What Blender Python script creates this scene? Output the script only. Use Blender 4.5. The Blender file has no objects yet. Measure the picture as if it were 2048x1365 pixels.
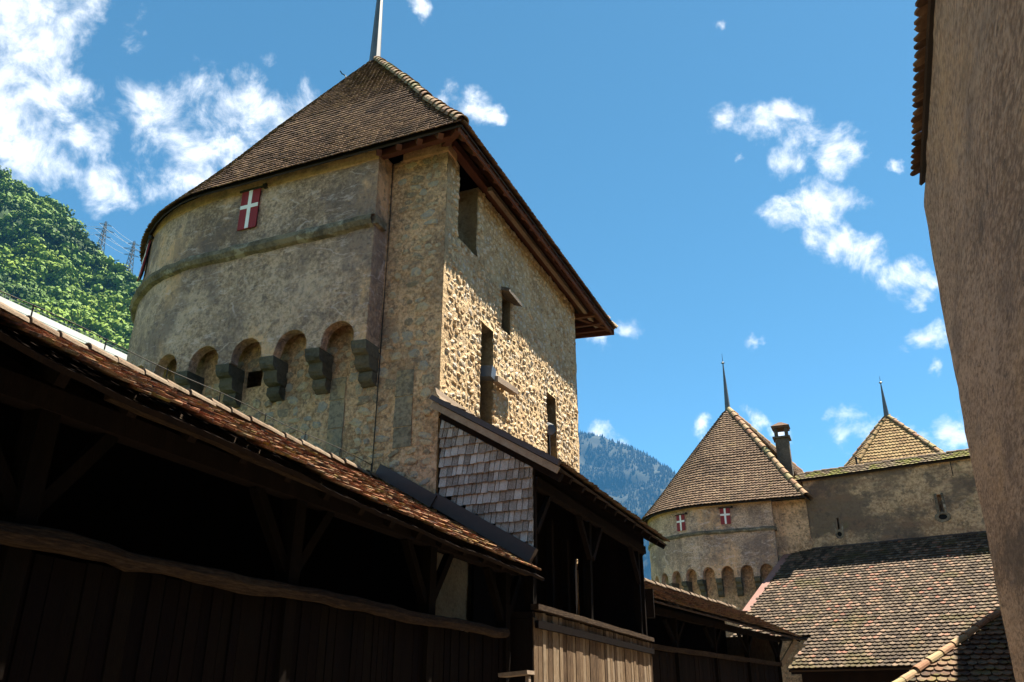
import bpy, math, random
import numpy as np
from mathutils import Vector, Matrix, noise

random.seed(11)
rng = np.random.default_rng(11)
R = math.radians
scene = bpy.context.scene
col = scene.collection

# ------------------------------------------------------------------ camera
# eye of the photographer at the origin, court floor at z = -1.65; +Y runs along the court
PITCH, HEAD, FPX = R(23.5), R(22.5), 1693.0
FWD = Vector((-math.sin(HEAD) * math.cos(PITCH), math.cos(HEAD) * math.cos(PITCH), math.sin(PITCH)))
RGT = Vector((math.cos(HEAD), math.sin(HEAD), 0))
UPV = RGT.cross(FWD)
cam = bpy.data.cameras.new('camera')
cam.sensor_fit = 'HORIZONTAL'; cam.sensor_width = 36; cam.lens = FPX / 2048 * 36
cam.clip_start = 0.05; cam.clip_end = 20000
camo = bpy.data.objects.new('camera', cam); col.objects.link(camo)
camo.matrix_world = Matrix((RGT, UPV, -FWD)).transposed().to_4x4()
scene.camera = camo

# ------------------------------------------------------------------ light
SUN = Vector((0.303, 0.276, 1.0)).normalized()
sl = bpy.data.lights.new('sun', 'SUN'); sl.energy = 5.0; sl.angle = R(0.53); sl.color = (1.0, 0.91, 0.76)
so = bpy.data.objects.new('sun', sl); col.objects.link(so)
so.rotation_euler = SUN.to_track_quat('Z', 'Y').to_euler()

def nd(nt, typ, ins=None, **props):
    n = nt.nodes.new(typ)
    for k, v in props.items(): setattr(n, k, v)
    for k, v in (ins or {}).items():
        s = n.inputs[k]
        if isinstance(v, bpy.types.NodeSocket): nt.links.new(v, s)
        else: s.default_value = v
    return n
def mth(nt, op, a, b=0.0, c=0.0, clamp=False):
    return nd(nt, 'ShaderNodeMath', {0: a, 1: b, 2: c}, operation=op, use_clamp=clamp).outputs[0]
def mixc(nt, f, a, b, mode='MIX'):
    n = nd(nt, 'ShaderNodeMix', {0: f, 6: a, 7: b}, data_type='RGBA', blend_type=mode)
    return n.outputs[2]
def smooth(nt, x, lo, hi):
    return nd(nt, 'ShaderNodeMapRange', {0: x, 1: lo, 2: hi, 3: 0.0, 4: 1.0}, interpolation_type='SMOOTHSTEP').outputs[0]
def rgb(c): return (c[0], c[1], c[2], 1.0)

world = bpy.data.worlds.new('World'); scene.world = world; world.use_nodes = True
world.cycles.sampling_method = 'NONE'
wt = world.node_tree; wt.nodes.clear()
sky = nd(wt, 'ShaderNodeTexSky', sky_type='NISHITA')
sky.sun_disc = False; sky.sun_elevation = math.asin(SUN.z); sky.sun_rotation = math.atan2(SUN.x, SUN.y)
sky.altitude = 1800; sky.air_density = 0.75; sky.dust_density = 0.3; sky.ozone_density = 2.2
skyc = nd(wt, 'ShaderNodeHueSaturation', {'Hue': 0.476, 'Saturation': 1.14, 'Value': 0.83, 'Fac': 1.0, 'Color': sky.outputs[0]}).outputs[0]
dirv = nd(wt, 'ShaderNodeTexCoord').outputs['Generated']
# cumulus clouds of that hour: direction and angular radius of each puff
PUFFS = [(-0.6724,0.3992,0.6233,0.0443),(-0.6474,0.4281,0.6306,0.0337),(-0.7052,0.3714,0.6040,0.0425),(-0.6948,0.3960,0.6003,0.0276),(-0.7087,0.4326,0.5573,0.0415),(-0.7330,0.4227,0.5330,0.0532),(-0.6945,0.4668,0.5475,0.0382),(-0.6827,0.4921,0.5401,0.0235),(-0.7184,0.4657,0.5167,0.0303),(-0.6891,0.5240,0.5005,0.0227),(-0.7009,0.5010,0.5077,0.0199),(-0.6786,0.5416,0.4962,0.0131),(-0.6257,0.5159,0.5851,0.0214),(-0.6243,0.5408,0.5637,0.0343),(-0.6084,0.5713,0.5508,0.0355),(-0.5715,0.5670,0.5932,0.0329),(-0.5622,0.5915,0.5780,0.0408),(-0.5371,0.5997,0.5932,0.0341),(-0.5309,0.6213,0.5762,0.0359),(-0.5924,0.5936,0.5447,0.0209),(-0.4981,0.6277,0.5983,0.0239),(-0.3657,0.6843,0.6309,0.0142),(-0.3433,0.7036,0.6222,0.0155),(-0.3235,0.7155,0.6192,0.0083),(-0.0765,0.7959,0.6006,0.0165),(-0.0380,0.8049,0.5922,0.0218),(-0.0167,0.8052,0.5927,0.0162),(0.0043,0.8240,0.5665,0.0247),(0.0330,0.8319,0.5539,0.0223),(0.0553,0.8325,0.5513,0.0147),(-0.0151,0.8368,0.5474,0.0184),(-0.0692,0.8265,0.5586,0.0066),(-0.0306,0.8612,0.5074,0.0175),(0.0087,0.8629,0.5053,0.0225),(0.0349,0.8610,0.5074,0.0149),(-0.0061,0.8765,0.4813,0.0173),(0.0272,0.8859,0.4631,0.0191),(0.0548,0.8935,0.4456,0.0177),(0.0841,0.9001,0.4276,0.0173),(0.0994,0.9034,0.4171,0.0121),(0.0940,0.9123,0.3986,0.0101),(0.0946,0.9286,0.3587,0.0129),(0.0916,0.9407,0.3266,0.0074),(-0.0798,0.9204,0.3827,0.0088),(-0.0085,0.9600,0.2798,0.0163),(0.0170,0.9601,0.2790,0.0181),(0.0374,0.9591,0.2807,0.0149),(0.0638,0.9630,0.2620,0.0135),(-0.1532,0.9410,0.3018,0.0088),(-0.0961,0.9499,0.2974,0.0108),(-0.0708,0.9556,0.2860,0.0127),(-0.2575,0.8767,0.4063,0.0151),(-0.2259,0.8836,0.4101,0.0127),(-0.2642,0.9213,0.2853,0.0136),(-0.2454,0.9281,0.2802,0.0102),(0.0978,0.9592,0.2651,0.0142),(-0.3586,0.6102,0.7064,0.0113),(-0.0620,0.7370,0.6731,0.0064),(0.0841,0.8431,0.5311,0.0072),(-0.7601,0.3598,0.5411,0.0624),(0.2450,0.8748,0.4179,0.0491)]
n1 = nd(wt, 'ShaderNodeTexNoise', {'Vector': dirv, 'Scale': 21.0, 'Detail': 8.0, 'Roughness': 0.63, 'Distortion': 0.3})
lit = nd(wt, 'ShaderNodeVectorMath', {0: dirv, 1: (SUN.x * .018, SUN.y * .018, SUN.z * .018)}, operation='ADD').outputs[0]
n2 = nd(wt, 'ShaderNodeTexNoise', {'Vector': lit, 'Scale': 21.0, 'Detail': 4.0, 'Roughness': 0.6, 'Distortion': 0.3})
n5 = nd(wt, 'ShaderNodeTexNoise', {'Vector': dirv, 'Scale': 15.0, 'Detail': 5.0, 'Roughness': 0.6})
warp = nd(wt, 'ShaderNodeVectorMath', {0: n5.outputs['Color'], 1: (0.5, 0.5, 0.5)}, operation='SUBTRACT').outputs[0]
warp = nd(wt, 'ShaderNodeVectorMath', {0: warp, 'Scale': 0.06}, operation='SCALE').outputs[0]
wdir = nd(wt, 'ShaderNodeVectorMath', {0: dirv, 1: warp}, operation='ADD').outputs[0]
mask = None
for (x, y, z, r) in PUFFS:
    dist = nd(wt, 'ShaderNodeVectorMath', {0: wdir, 1: (x, y, z)}, operation='DISTANCE').outputs['Value']
    m = mth(wt, 'MULTIPLY_ADD', dist, -1.0 / (r * 1.9), 1.0)
    mask = m if mask is None else nd(wt, 'ShaderNodeMath', {0: mask, 1: m, 2: 0.25}, operation='SMOOTH_MAX').outputs[0]
# unseen cloud over the rest of the sky, made denser for neutral fill light
n3 = nd(wt, 'ShaderNodeTexNoise', {'Vector': dirv, 'Scale': 3.2, 'Detail': 3.0, 'Roughness': 0.5})
away = nd(wt, 'ShaderNodeVectorMath', {0: dirv, 1: tuple(FWD)}, operation='DOT_PRODUCT').outputs['Value']
rest = mth(wt, 'MULTIPLY_ADD', n3.outputs[0], 3.2, -1.45)
rest = mth(wt, 'SUBTRACT', rest, mth(wt, 'MULTIPLY', smooth(wt, away, 0.55, 0.78), 3.0))
mask = mth(wt, 'MAXIMUM', mask, rest)
dens = mth(wt, 'ADD', mask, mth(wt, 'MULTIPLY_ADD', n1.outputs[0], 2.5, -1.46))
cover = smooth(wt, dens, 0.0, 0.95)
cloud_light = mth(wt, 'MULTIPLY_ADD', mth(wt, 'SUBTRACT', n1.outputs[0], n2.outputs[0]), 3.0, 0.62, clamp=True)  # cloud light and shade painted in, from noise compared towards the sun
cloudc = mixc(wt, cloud_light, (4.1, 4.3, 4.6, 1), (6.3, 6.3, 6.3, 1))
cover = mth(wt, 'MULTIPLY', cover, 0.96)
fin = mixc(wt, cover, skyc, cloudc)
bg = nd(wt, 'ShaderNodeBackground', {'Color': fin, 'Strength': 0.05})
wo = nd(wt, 'ShaderNodeOutputWorld', {'Surface': bg.outputs[0]})

scene.view_settings.view_transform = 'Standard'
scene.view_settings.look = 'None'
scene.view_settings.exposure = 2.3
scene.view_settings.gamma = 1.0
scene.render.engine = 'CYCLES'
scene.cycles.use_denoising = True
scene.cycles.max_bounces = 6
scene.cycles.diffuse_bounces = 4
scene.cycles.volume_bounces = 0

# ------------------------------------------------------------------ materials
def piece_random(nt):
    g = nd(nt, 'ShaderNodeNewGeometry'); o = nd(nt, 'ShaderNodeObjectInfo')
    return mth(nt, 'FRACT', mth(nt, 'ADD', g.outputs['Random Per Island'], o.outputs['Random']))
def mat(name, cols, pieces=0.0, big=(0.5, 0.5), fine=(14, 0.35), patches=(), bump=(30, 0.4, 0.02), bump2=None,
        rough=0.9, stretch=(1, 1, 1), metal=0.0, tint=False, spec=0.25, cracks=None):
    """colours mixed by noise and, when pieces > 0, by one random value for each piece"""
    m = bpy.data.materials.new(name); m.use_nodes = True
    nt = m.node_tree; nt.nodes.clear()
    pos = nd(nt, 'ShaderNodeNewGeometry').outputs['Position']
    vec = nd(nt, 'ShaderNodeMapping', {'Vector': pos, 'Scale': stretch}).outputs[0]
    nb = nd(nt, 'ShaderNodeTexNoise', {'Vector': vec, 'Scale': big[0], 'Detail': 6.0, 'Roughness': 0.6}).outputs[0]
    nf = nd(nt, 'ShaderNodeTexNoise', {'Vector': vec, 'Scale': fine[0], 'Detail': 5.0, 'Roughness': 0.65}).outputs[0]
    val = mth(nt, 'MULTIPLY_ADD', mth(nt, 'SUBTRACT', nb, 0.5), 3.0 * big[1], 0.5)
    if pieces:
        pr = piece_random(nt)
        val = mth(nt, 'ADD', mth(nt, 'MULTIPLY', val, 1 - pieces), mth(nt, 'MULTIPLY', pr, pieces))
    val = mth(nt, 'ADD', val, mth(nt, 'MULTIPLY', mth(nt, 'SUBTRACT', nf, 0.5), fine[1] * 2), clamp=True)
    if tint:
        at = nd(nt, 'ShaderNodeAttribute', attribute_name='tint').outputs['Fac']
        val = mth(nt, 'ADD', mth(nt, 'MULTIPLY', val, 0.45), mth(nt, 'MULTIPLY', at, 0.55))
    cr = nd(nt, 'ShaderNodeValToRGB', {0: val}); el = cr.color_ramp.elements
    while len(el) < len(cols): el.new(0.5)
    for i, c in enumerate(cols):
        el[i].position = 0.12 + 0.76 * i / (len(cols) - 1); el[i].color = rgb(c)
    c = cr.outputs[0]
    for i, p in enumerate(patches):
        pc, sc, lo, hi, amt = p[:5]
        st = p[5] if len(p) > 5 else (1, 1, 1)
        v2 = nd(nt, 'ShaderNodeMapping', {'Vector': pos, 'Scale': st, 'Location': (17.3 * (i + 1), 5.1 * i, 9.7 * i)}).outputs[0]
        pn = nd(nt, 'ShaderNodeTexNoise', {'Vector': v2, 'Scale': sc, 'Detail': 8.0, 'Roughness': 0.68}).outputs[0]
        c = mixc(nt, mth(nt, 'MULTIPLY', smooth(nt, pn, lo, hi), amt), c, rgb(pc))
    if cracks:
        cc, cs, cw, ca = cracks
        wv = nd(nt, 'ShaderNodeTexNoise', {'Vector': pos, 'Scale': 1.7, 'Detail': 4.0}).outputs['Color']
        wv = nd(nt, 'ShaderNodeVectorMath', {0: pos, 1: nd(nt, 'ShaderNodeVectorMath', {0: wv, 'Scale': .5}, operation='SCALE').outputs[0]}, operation='ADD').outputs[0]
        v3 = nd(nt, 'ShaderNodeMapping', {'Vector': wv, 'Scale': cs}).outputs[0]
        ve = nd(nt, 'ShaderNodeTexVoronoi', {'Vector': v3, 'Scale': 1.0}, feature='DISTANCE_TO_EDGE').outputs['Distance']
        gate = smooth(nt, nd(nt, 'ShaderNodeTexNoise', {'Vector': pos, 'Scale': 1.1, 'Detail': 5.0}).outputs[0], .44, .54)
        f_ = mth(nt, 'MULTIPLY', mth(nt, 'SUBTRACT', 1.0, smooth(nt, ve, cw * .3, cw)), mth(nt, 'MULTIPLY', gate, ca))
        c = mixc(nt, f_, c, rgb(cc))
    bs = nd(nt, 'ShaderNodeBsdfPrincipled', {'Base Color': c, 'Roughness': rough, 'Metallic': metal, 'Specular IOR Level': spec})
    if bump:
        bn = nd(nt, 'ShaderNodeTexNoise', {'Vector': vec, 'Scale': bump[0], 'Detail': 6.0, 'Roughness': 0.7}).outputs[0]
        b = nd(nt, 'ShaderNodeBump', {'Height': bn, 'Strength': bump[1], 'Distance': bump[2]})
        if bump2:
            bn2 = nd(nt, 'ShaderNodeTexNoise', {'Vector': vec, 'Scale': bump2[0], 'Detail': 3.0, 'Roughness': 0.5}).outputs[0]
            b = nd(nt, 'ShaderNodeBump', {'Height': bn2, 'Strength': bump2[1], 'Distance': bump2[2], 'Normal': b.outputs[0]})
        nt.links.new(b.outputs[0], bs.inputs['Normal'])
    nd(nt, 'ShaderNodeOutputMaterial', {'Surface': bs.outputs[0]})
    return m

MT = {}
MT['rubble'] = mat('rubble', [(.30, .20, .11), (.50, .345, .18), (.62, .46, .27), (.60, .52, .40), (.40, .34, .27)], pieces=.75, fine=(18, 1.0),
                   patches=[((.17, .125, .08), 1.4, .56, .70, .45), ((.26, .18, .10), 9, .54, .65, .5)], bump=(26, 1.0, .05))
MT['mortar'] = mat('mortar', [(0.325, 0.218, 0.112), (0.482, 0.342, 0.185), (0.560, 0.426, 0.246)], big=(.8, .5), fine=(16, .7),
                   patches=[((0.202, 0.157, 0.106), .9, .50, .66, .5), ((0.246, 0.168, 0.090), 7, .53, .65, .6)], bump=(22, 1.0, .07), bump2=(7, .9, .10))
MT['front_stone'] = mat('front_stone', [(.26, .20, .14), (.46, .345, .225), (.58, .435, .28), (.50, .40, .28), (.36, .32, .275)], pieces=.85, fine=(14, .9),
                        patches=[((.16, .13, .10), 1.6, .54, .68, .5), ((.17, .14, .11), 8, .55, .64, .5)], bump=(22, 1.0, .08))
MT['front_mortar'] = mat('front_mortar', [(0.375, 0.220, 0.117), (0.612, 0.383, 0.220), (0.792, 0.514, 0.311)], big=(.7, .6), fine=(11, 1.7),
                         patches=[((0.271, 0.190, 0.132), .8, .48, .64, .7), ((0.739, 0.459, 0.230), 1.1, .55, .68, .5), ((0.172, 0.118, 0.083), 6, .53, .63, .7)],
                         bump=(18, 1.0, .10), bump2=(5, 1.0, .12))
MT['plaster'] = mat('plaster', [(0.265, 0.170, 0.118), (0.504, 0.336, 0.238), (0.729, 0.500, 0.367)], big=(.5, .8), fine=(13, 1.2),
                    patches=[((0.876, 0.505, 0.281), .42, .52, .64, .8, (1, 1, .55)), ((0.212, 0.151, 0.133), .55, .47, .60, .7), ((0.164, 0.116, 0.103), 4.5, .53, .63, .6),
                             ((0.848, 0.638, 0.576), 3.2, .57, .65, .5, (.6, .6, 1.6)), ((0.233, 0.163, 0.140), .9, .52, .62, .5, (1.6, 1.6, .35))],
                    bump=(22, 1.0, .09), bump2=(6, .9, .10), cracks=((0.848, 0.650, 0.603), (.32, .32, 1.9), .013, .42))
MT['band'] = mat('band', [(0.314, 0.186, 0.100), (0.482, 0.294, 0.160), (0.560, 0.363, 0.210)], big=(1.2, .7), fine=(14, .8), patches=[((0.158, 0.120, 0.085), 1.5, .52, .66, .7)], bump=(22, 1.0, .06))
MT['moulding'] = mat('moulding', [(0.081, 0.065, 0.046), (0.163, 0.129, 0.090), (0.263, 0.207, 0.140)], big=(1.5, .8), fine=(14, .8),
                     patches=[((.42, .38, .31), 2.0, .56, .66, .7), ((.045, .042, .034), 1.2, .52, .64, .7)], bump=(20, 1.0, .07))
MT['soot'] = mat('soot', [(.05, .042, .033), (.085, .07, .054), (.12, .10, .075)], big=(1.5, .6), fine=(12, .6), bump=(20, .8, .04))
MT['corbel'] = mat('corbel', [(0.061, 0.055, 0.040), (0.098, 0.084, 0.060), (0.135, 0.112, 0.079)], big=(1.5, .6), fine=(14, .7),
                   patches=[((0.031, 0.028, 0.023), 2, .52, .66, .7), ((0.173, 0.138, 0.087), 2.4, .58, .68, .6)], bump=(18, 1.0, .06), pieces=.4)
MT['ashlar'] = mat('ashlar', [(.15, .125, .092), (.24, .20, .145), (.32, .265, .19)], big=(1.5, .6), fine=(12, 1.5),
                   patches=[((.46, .33, .18), 1.6, .50, .62, .8), ((.11, .09, .066), 5, .54, .64, .6)], bump=(20, 1.0, .08), pieces=.4)
MT['tile_tower'] = mat('tile_tower', [(0.038, 0.021, 0.013), (0.085, 0.046, 0.028), (0.140, 0.081, 0.049), (0.213, 0.131, 0.076)], pieces=.55, big=(.5, .6), fine=(9, .4),
                       patches=[((.20, .145, .055), 1.3, .58, .70, .5), ((.026, .017, .012), .55, .52, .68, .65)], bump=(40, .4, .01))
MT['tile_far'] = mat('tile_far', [(.045, .025, .014), (.088, .053, .031), (.13, .082, .049), (.175, .12, .07)], pieces=.45, big=(.4, .5), fine=(9, .3),
                     patches=[((.032, .02, .013), .5, .52, .67, .6), ((.155, .115, .042), .9, .59, .71, .45)], bump=(40, .4, .01))
MT['tile_gold'] = mat('tile_gold', [(0.132, 0.076, 0.030), (0.205, 0.132, 0.056), (0.271, 0.191, 0.086)], pieces=.6, big=(.4, .4), fine=(9, .3), bump=(40, .4, .01))
MT['tile_old'] = mat('tile_old', [(0.033, 0.019, 0.013), (0.113, 0.041, 0.019), (0.203, 0.073, 0.033), (0.188, 0.110, 0.058), (0.076, 0.056, 0.033)], pieces=.75, big=(.9, .5), fine=(11, .6),
                     patches=[((0.180, 0.126, 0.022), 2.2, .53, .64, .7), ((0.063, 0.050, 0.017), 1.6, .54, .66, .7)], bump=(45, .8, .02))
MT['tile_brown'] = mat('tile_brown', [(.028, .016, .010), (.072, .036, .020), (.115, .062, .034), (.135, .085, .05), (.055, .042, .026)], pieces=.75, big=(.9, .5), fine=(11, .6),
                     patches=[((.11, .095, .022), 2.2, .53, .64, .6), ((.04, .036, .016), 1.6, .54, .66, .6)], bump=(45, .8, .02))
MT['tile_court'] = mat('tile_court', [(0.027, 0.017, 0.011), (0.043, 0.029, 0.018), (0.053, 0.037, 0.024), (0.063, 0.045, 0.029), (0.071, 0.050, 0.033), (0.082, 0.058, 0.038), (0.102, 0.074, 0.049), (0.173, 0.119, 0.079), (0.153, 0.062, 0.040)], pieces=.72, big=(.6, .45), fine=(10, .4),
                       patches=[((0.056, 0.046, 0.011), .7, .52, .64, .65), ((0.022, 0.016, 0.011), 1.3, .55, .66, .5)], bump=(40, .4, .01))
MT['tile_wall'] = mat('tile_wall', [(0.063, 0.042, 0.025), (0.105, 0.073, 0.045), (0.140, 0.108, 0.063)], pieces=.6, fine=(10, .4),
                      patches=[((0.119, 0.119, 0.014), 1.2, .48, .55, .9)], bump=(40, .5, .01))
MT['ridge_tile'] = mat('ridge_tile', [(0.182, 0.091, 0.052), (0.238, 0.147, 0.084), (0.252, 0.189, 0.105), (0.189, 0.168, 0.077)], pieces=.8, fine=(9, .4), bump=(30, .4, .01))
MT['ridge_pale'] = mat('ridge_pale', [(0.089, 0.058, 0.036), (0.130, 0.091, 0.060), (0.156, 0.120, 0.085)], pieces=.5, fine=(9, .6),
                       patches=[((0.045, 0.040, 0.018), 2.5, .56, .68, .7)], bump=(30, .8, .02))
MT['deck'] = mat('deck', [(0.016, 0.010, 0.006), (0.027, 0.016, 0.010), (0.040, 0.024, 0.014)], big=(1, .5), fine=(20, .4), stretch=(1, 1, 1), bump=(20, .3, .01))
MT['rafter'] = mat('rafter', [(0.044, 0.014, 0.009), (0.072, 0.024, 0.014), (0.100, 0.040, 0.020)], pieces=.5, big=(1, .5), fine=(20, .4), bump=(20, .3, .01))
MT['wood_dark'] = mat('wood_dark', [(0.005, 0.003, 0.002), (0.009, 0.006, 0.005), (0.016, 0.010, 0.007)], pieces=.4, big=(.8, .5), fine=(12, .5),  # near-black: the shade inside the galleries is put into the colour
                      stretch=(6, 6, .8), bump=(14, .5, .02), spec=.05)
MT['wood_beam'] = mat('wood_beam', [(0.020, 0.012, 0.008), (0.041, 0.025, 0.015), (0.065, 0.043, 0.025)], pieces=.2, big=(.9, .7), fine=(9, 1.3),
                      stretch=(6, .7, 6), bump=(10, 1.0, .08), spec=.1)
MT['wood_post'] = mat('wood_post', [(0.003, 0.002, 0.001), (0.005, 0.003, 0.002), (0.008, 0.005, 0.003)], pieces=.2, big=(.9, .7), fine=(10, .6),  # posts nearly lost in shade, painted in as a very dark wood
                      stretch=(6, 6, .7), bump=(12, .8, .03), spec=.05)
MT['wood_sooty'] = mat('wood_sooty', [(0.002, 0.001, 0.001), (0.004, 0.002, 0.002), (0.007, 0.005, 0.003)], pieces=.5, big=(.9, .5), fine=(10, .6),  # plank wood darkened so its colour carries the gallery shade
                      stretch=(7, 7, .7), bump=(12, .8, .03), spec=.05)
MT['wood_plank'] = mat('wood_plank', [(0.050, 0.030, 0.016), (0.106, 0.066, 0.037), (0.165, 0.113, 0.066), (0.219, 0.165, 0.113)], pieces=.8, big=(1, .5), fine=(9, .8),
                       stretch=(7, 7, .6), patches=[((0.023, 0.015, 0.009), 3, .56, .68, .75, (4, 4, .8)), ((0.278, 0.246, 0.199), 8, .66, .72, .7)], bump=(12, .8, .03), spec=.15)
MT['wood_pale'] = mat('wood_pale', [(0.112, 0.080, 0.056), (0.192, 0.144, 0.104), (0.256, 0.208, 0.160)], pieces=.3, big=(1, .5), fine=(9, .5), stretch=(6, 1, 6), bump=(12, .5, .02))
MT['shingle'] = mat('shingle', [(0.156, 0.131, 0.111), (0.301, 0.267, 0.239), (0.423, 0.386, 0.357), (0.556, 0.523, 0.492)], pieces=.65, big=(.8, .4), fine=(7, 1.0), stretch=(14, 14, 1.2),
                    patches=[((0.153, 0.083, 0.043), .55, .50, .62, .8), ((0.257, 0.257, 0.153), 1.1, .60, .70, .5)], bump=(8, .9, .03))
MT['lead'] = mat('lead', [(.045, .055, .07), (.065, .078, .095), (.085, .10, .12)], big=(1, .5), fine=(8, .3), rough=.45, bump=None, spec=.5)
MT['flashing'] = mat('flashing', [(0.025, 0.015, 0.014), (0.040, 0.025, 0.022), (0.050, 0.033, 0.030)], big=(1, .4), fine=(8, .3), rough=.55, bump=(10, .2, .01), spec=.4)
MT['flash_red'] = mat('flash_red', [(0.154, 0.077, 0.063), (0.210, 0.108, 0.087), (0.238, 0.133, 0.112)], big=(1, .4), fine=(8, .3), rough=.6, bump=(10, .2, .01))
MT['red_paint'] = mat('red_paint', [(.16, .018, .022), (.22, .024, .030), (.26, .035, .04)], big=(3, .4), fine=(30, .4), stretch=(4, 4, .7), bump=(20, .3, .01), rough=.7)
MT['white_paint'] = mat('white_paint', [(.62, .60, .58), (.74, .73, .71), (.80, .79, .78)], big=(3, .4), fine=(30, .3), bump=(20, .2, .01), rough=.7)
MT['iron'] = mat('iron', [(.012, .011, .010), (.02, .018, .016), (.03, .026, .022)], rough=.6, bump=None, metal=.4)
MT['black'] = mat('black', [(.004, .004, .004), (.006, .006, .006), (.008, .008, .008)], bump=None)
MT['curtain'] = mat('curtain', [(0.350, 0.220, 0.124), (0.538, 0.356, 0.208), (0.676, 0.463, 0.279)], big=(.5, .5), fine=(8, 1.5),
                    patches=[((0.147, 0.107, 0.077), .33, .45, .57, .88, (.7, .7, 1.25)), ((0.243, 0.143, 0.092), .6, .50, .63, .6, (.6, .6, 2)), ((0.122, 0.092, 0.069), 1.6, .51, .61, .7), ((0.166, 0.149, 0.059), .7, .58, .70, .5)],
                    bump=(16, 1.0, .10), bump2=(4, .8, .12))
MT['render_wall'] = mat('render_wall', [(0.269, 0.175, 0.102), (0.437, 0.292, 0.175), (0.560, 0.387, 0.245)], big=(.7, .6), fine=(24, 2.0), stretch=(1, .3, 1),
                        patches=[((0.094, 0.073, 0.053), .45, .55, .66, .7, (1, .3, .9)), ((0.173, 0.121, 0.079), 1.1, .53, .68, .55, (1, .3, 1)), ((0.678, 0.428, 0.209), .5, .54, .68, .5, (1, .35, .9)), ((0.123, 0.087, 0.055), 9, .60, .66, .8, (1, .3, .9)), ((0.185, 0.128, 0.083), 22, .54, .64, .5, (1, .34, .8))],
                        bump=(26, 1.0, .08), bump2=(9, .8, .09))
MT['ground'] = mat('ground', [(.11, .088, .062), (.155, .125, .09), (.20, .16, .115)], big=(.4, .5), fine=(9, .4), bump=(20, .3, .02))
MT['meadow'] = mat('meadow', [(.035, .06, .016), (.055, .085, .024), (.08, .10, .035)], big=(.02, .5), fine=(.4, .4), bump=None)
MT['hill'] = mat('hill', [(0.016, 0.036, 0.010), (0.028, 0.056, 0.014), (0.040, 0.072, 0.020)], big=(.01, .5), fine=(.1, .4), bump=None)
MT['mountain'] = mat('mountain', [(0.003, 0.008, 0.003), (0.005, 0.010, 0.005), (0.008, 0.013, 0.006)], big=(.006, .6), fine=(.05, .5),
                     patches=[((0.023, 0.022, 0.021), .010, .56, .66, .8, (1, 1, .28))], bump=None)
MT['leaf'] = mat('leaf', [(0.016, 0.040, 0.003), (0.046, 0.100, 0.004), (0.092, 0.158, 0.005), (0.149, 0.210, 0.006)], big=(.012, .5), fine=(.06, .2), bump=None, tint=True, rough=.75)
MT['conifer'] = mat('conifer', [(0.002, 0.006, 0.004), (0.005, 0.011, 0.006), (0.010, 0.018, 0.006)], big=(.006, .6), fine=(.1, .3), bump=None, tint=True)
MT['concrete'] = mat('concrete', [(.36, .36, .35), (.44, .44, .43), (.50, .50, .49)], big=(.1, .4), fine=(1, .3), bump=None)
MT['steel'] = mat('steel', [(.05, .055, .06), (.07, .075, .08), (.09, .095, .10)], bump=None, rough=.6)
MT['wire'] = mat('wire', [(.45, .46, .47), (.5, .51, .52), (.55, .56, .57)], bump=None, rough=.4, metal=.5)
MT['glass'] = mat('glass', [(.02, .04, .09), (.03, .06, .12), (.04, .07, .14)], bump=None, rough=.08, spec=.8)

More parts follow.
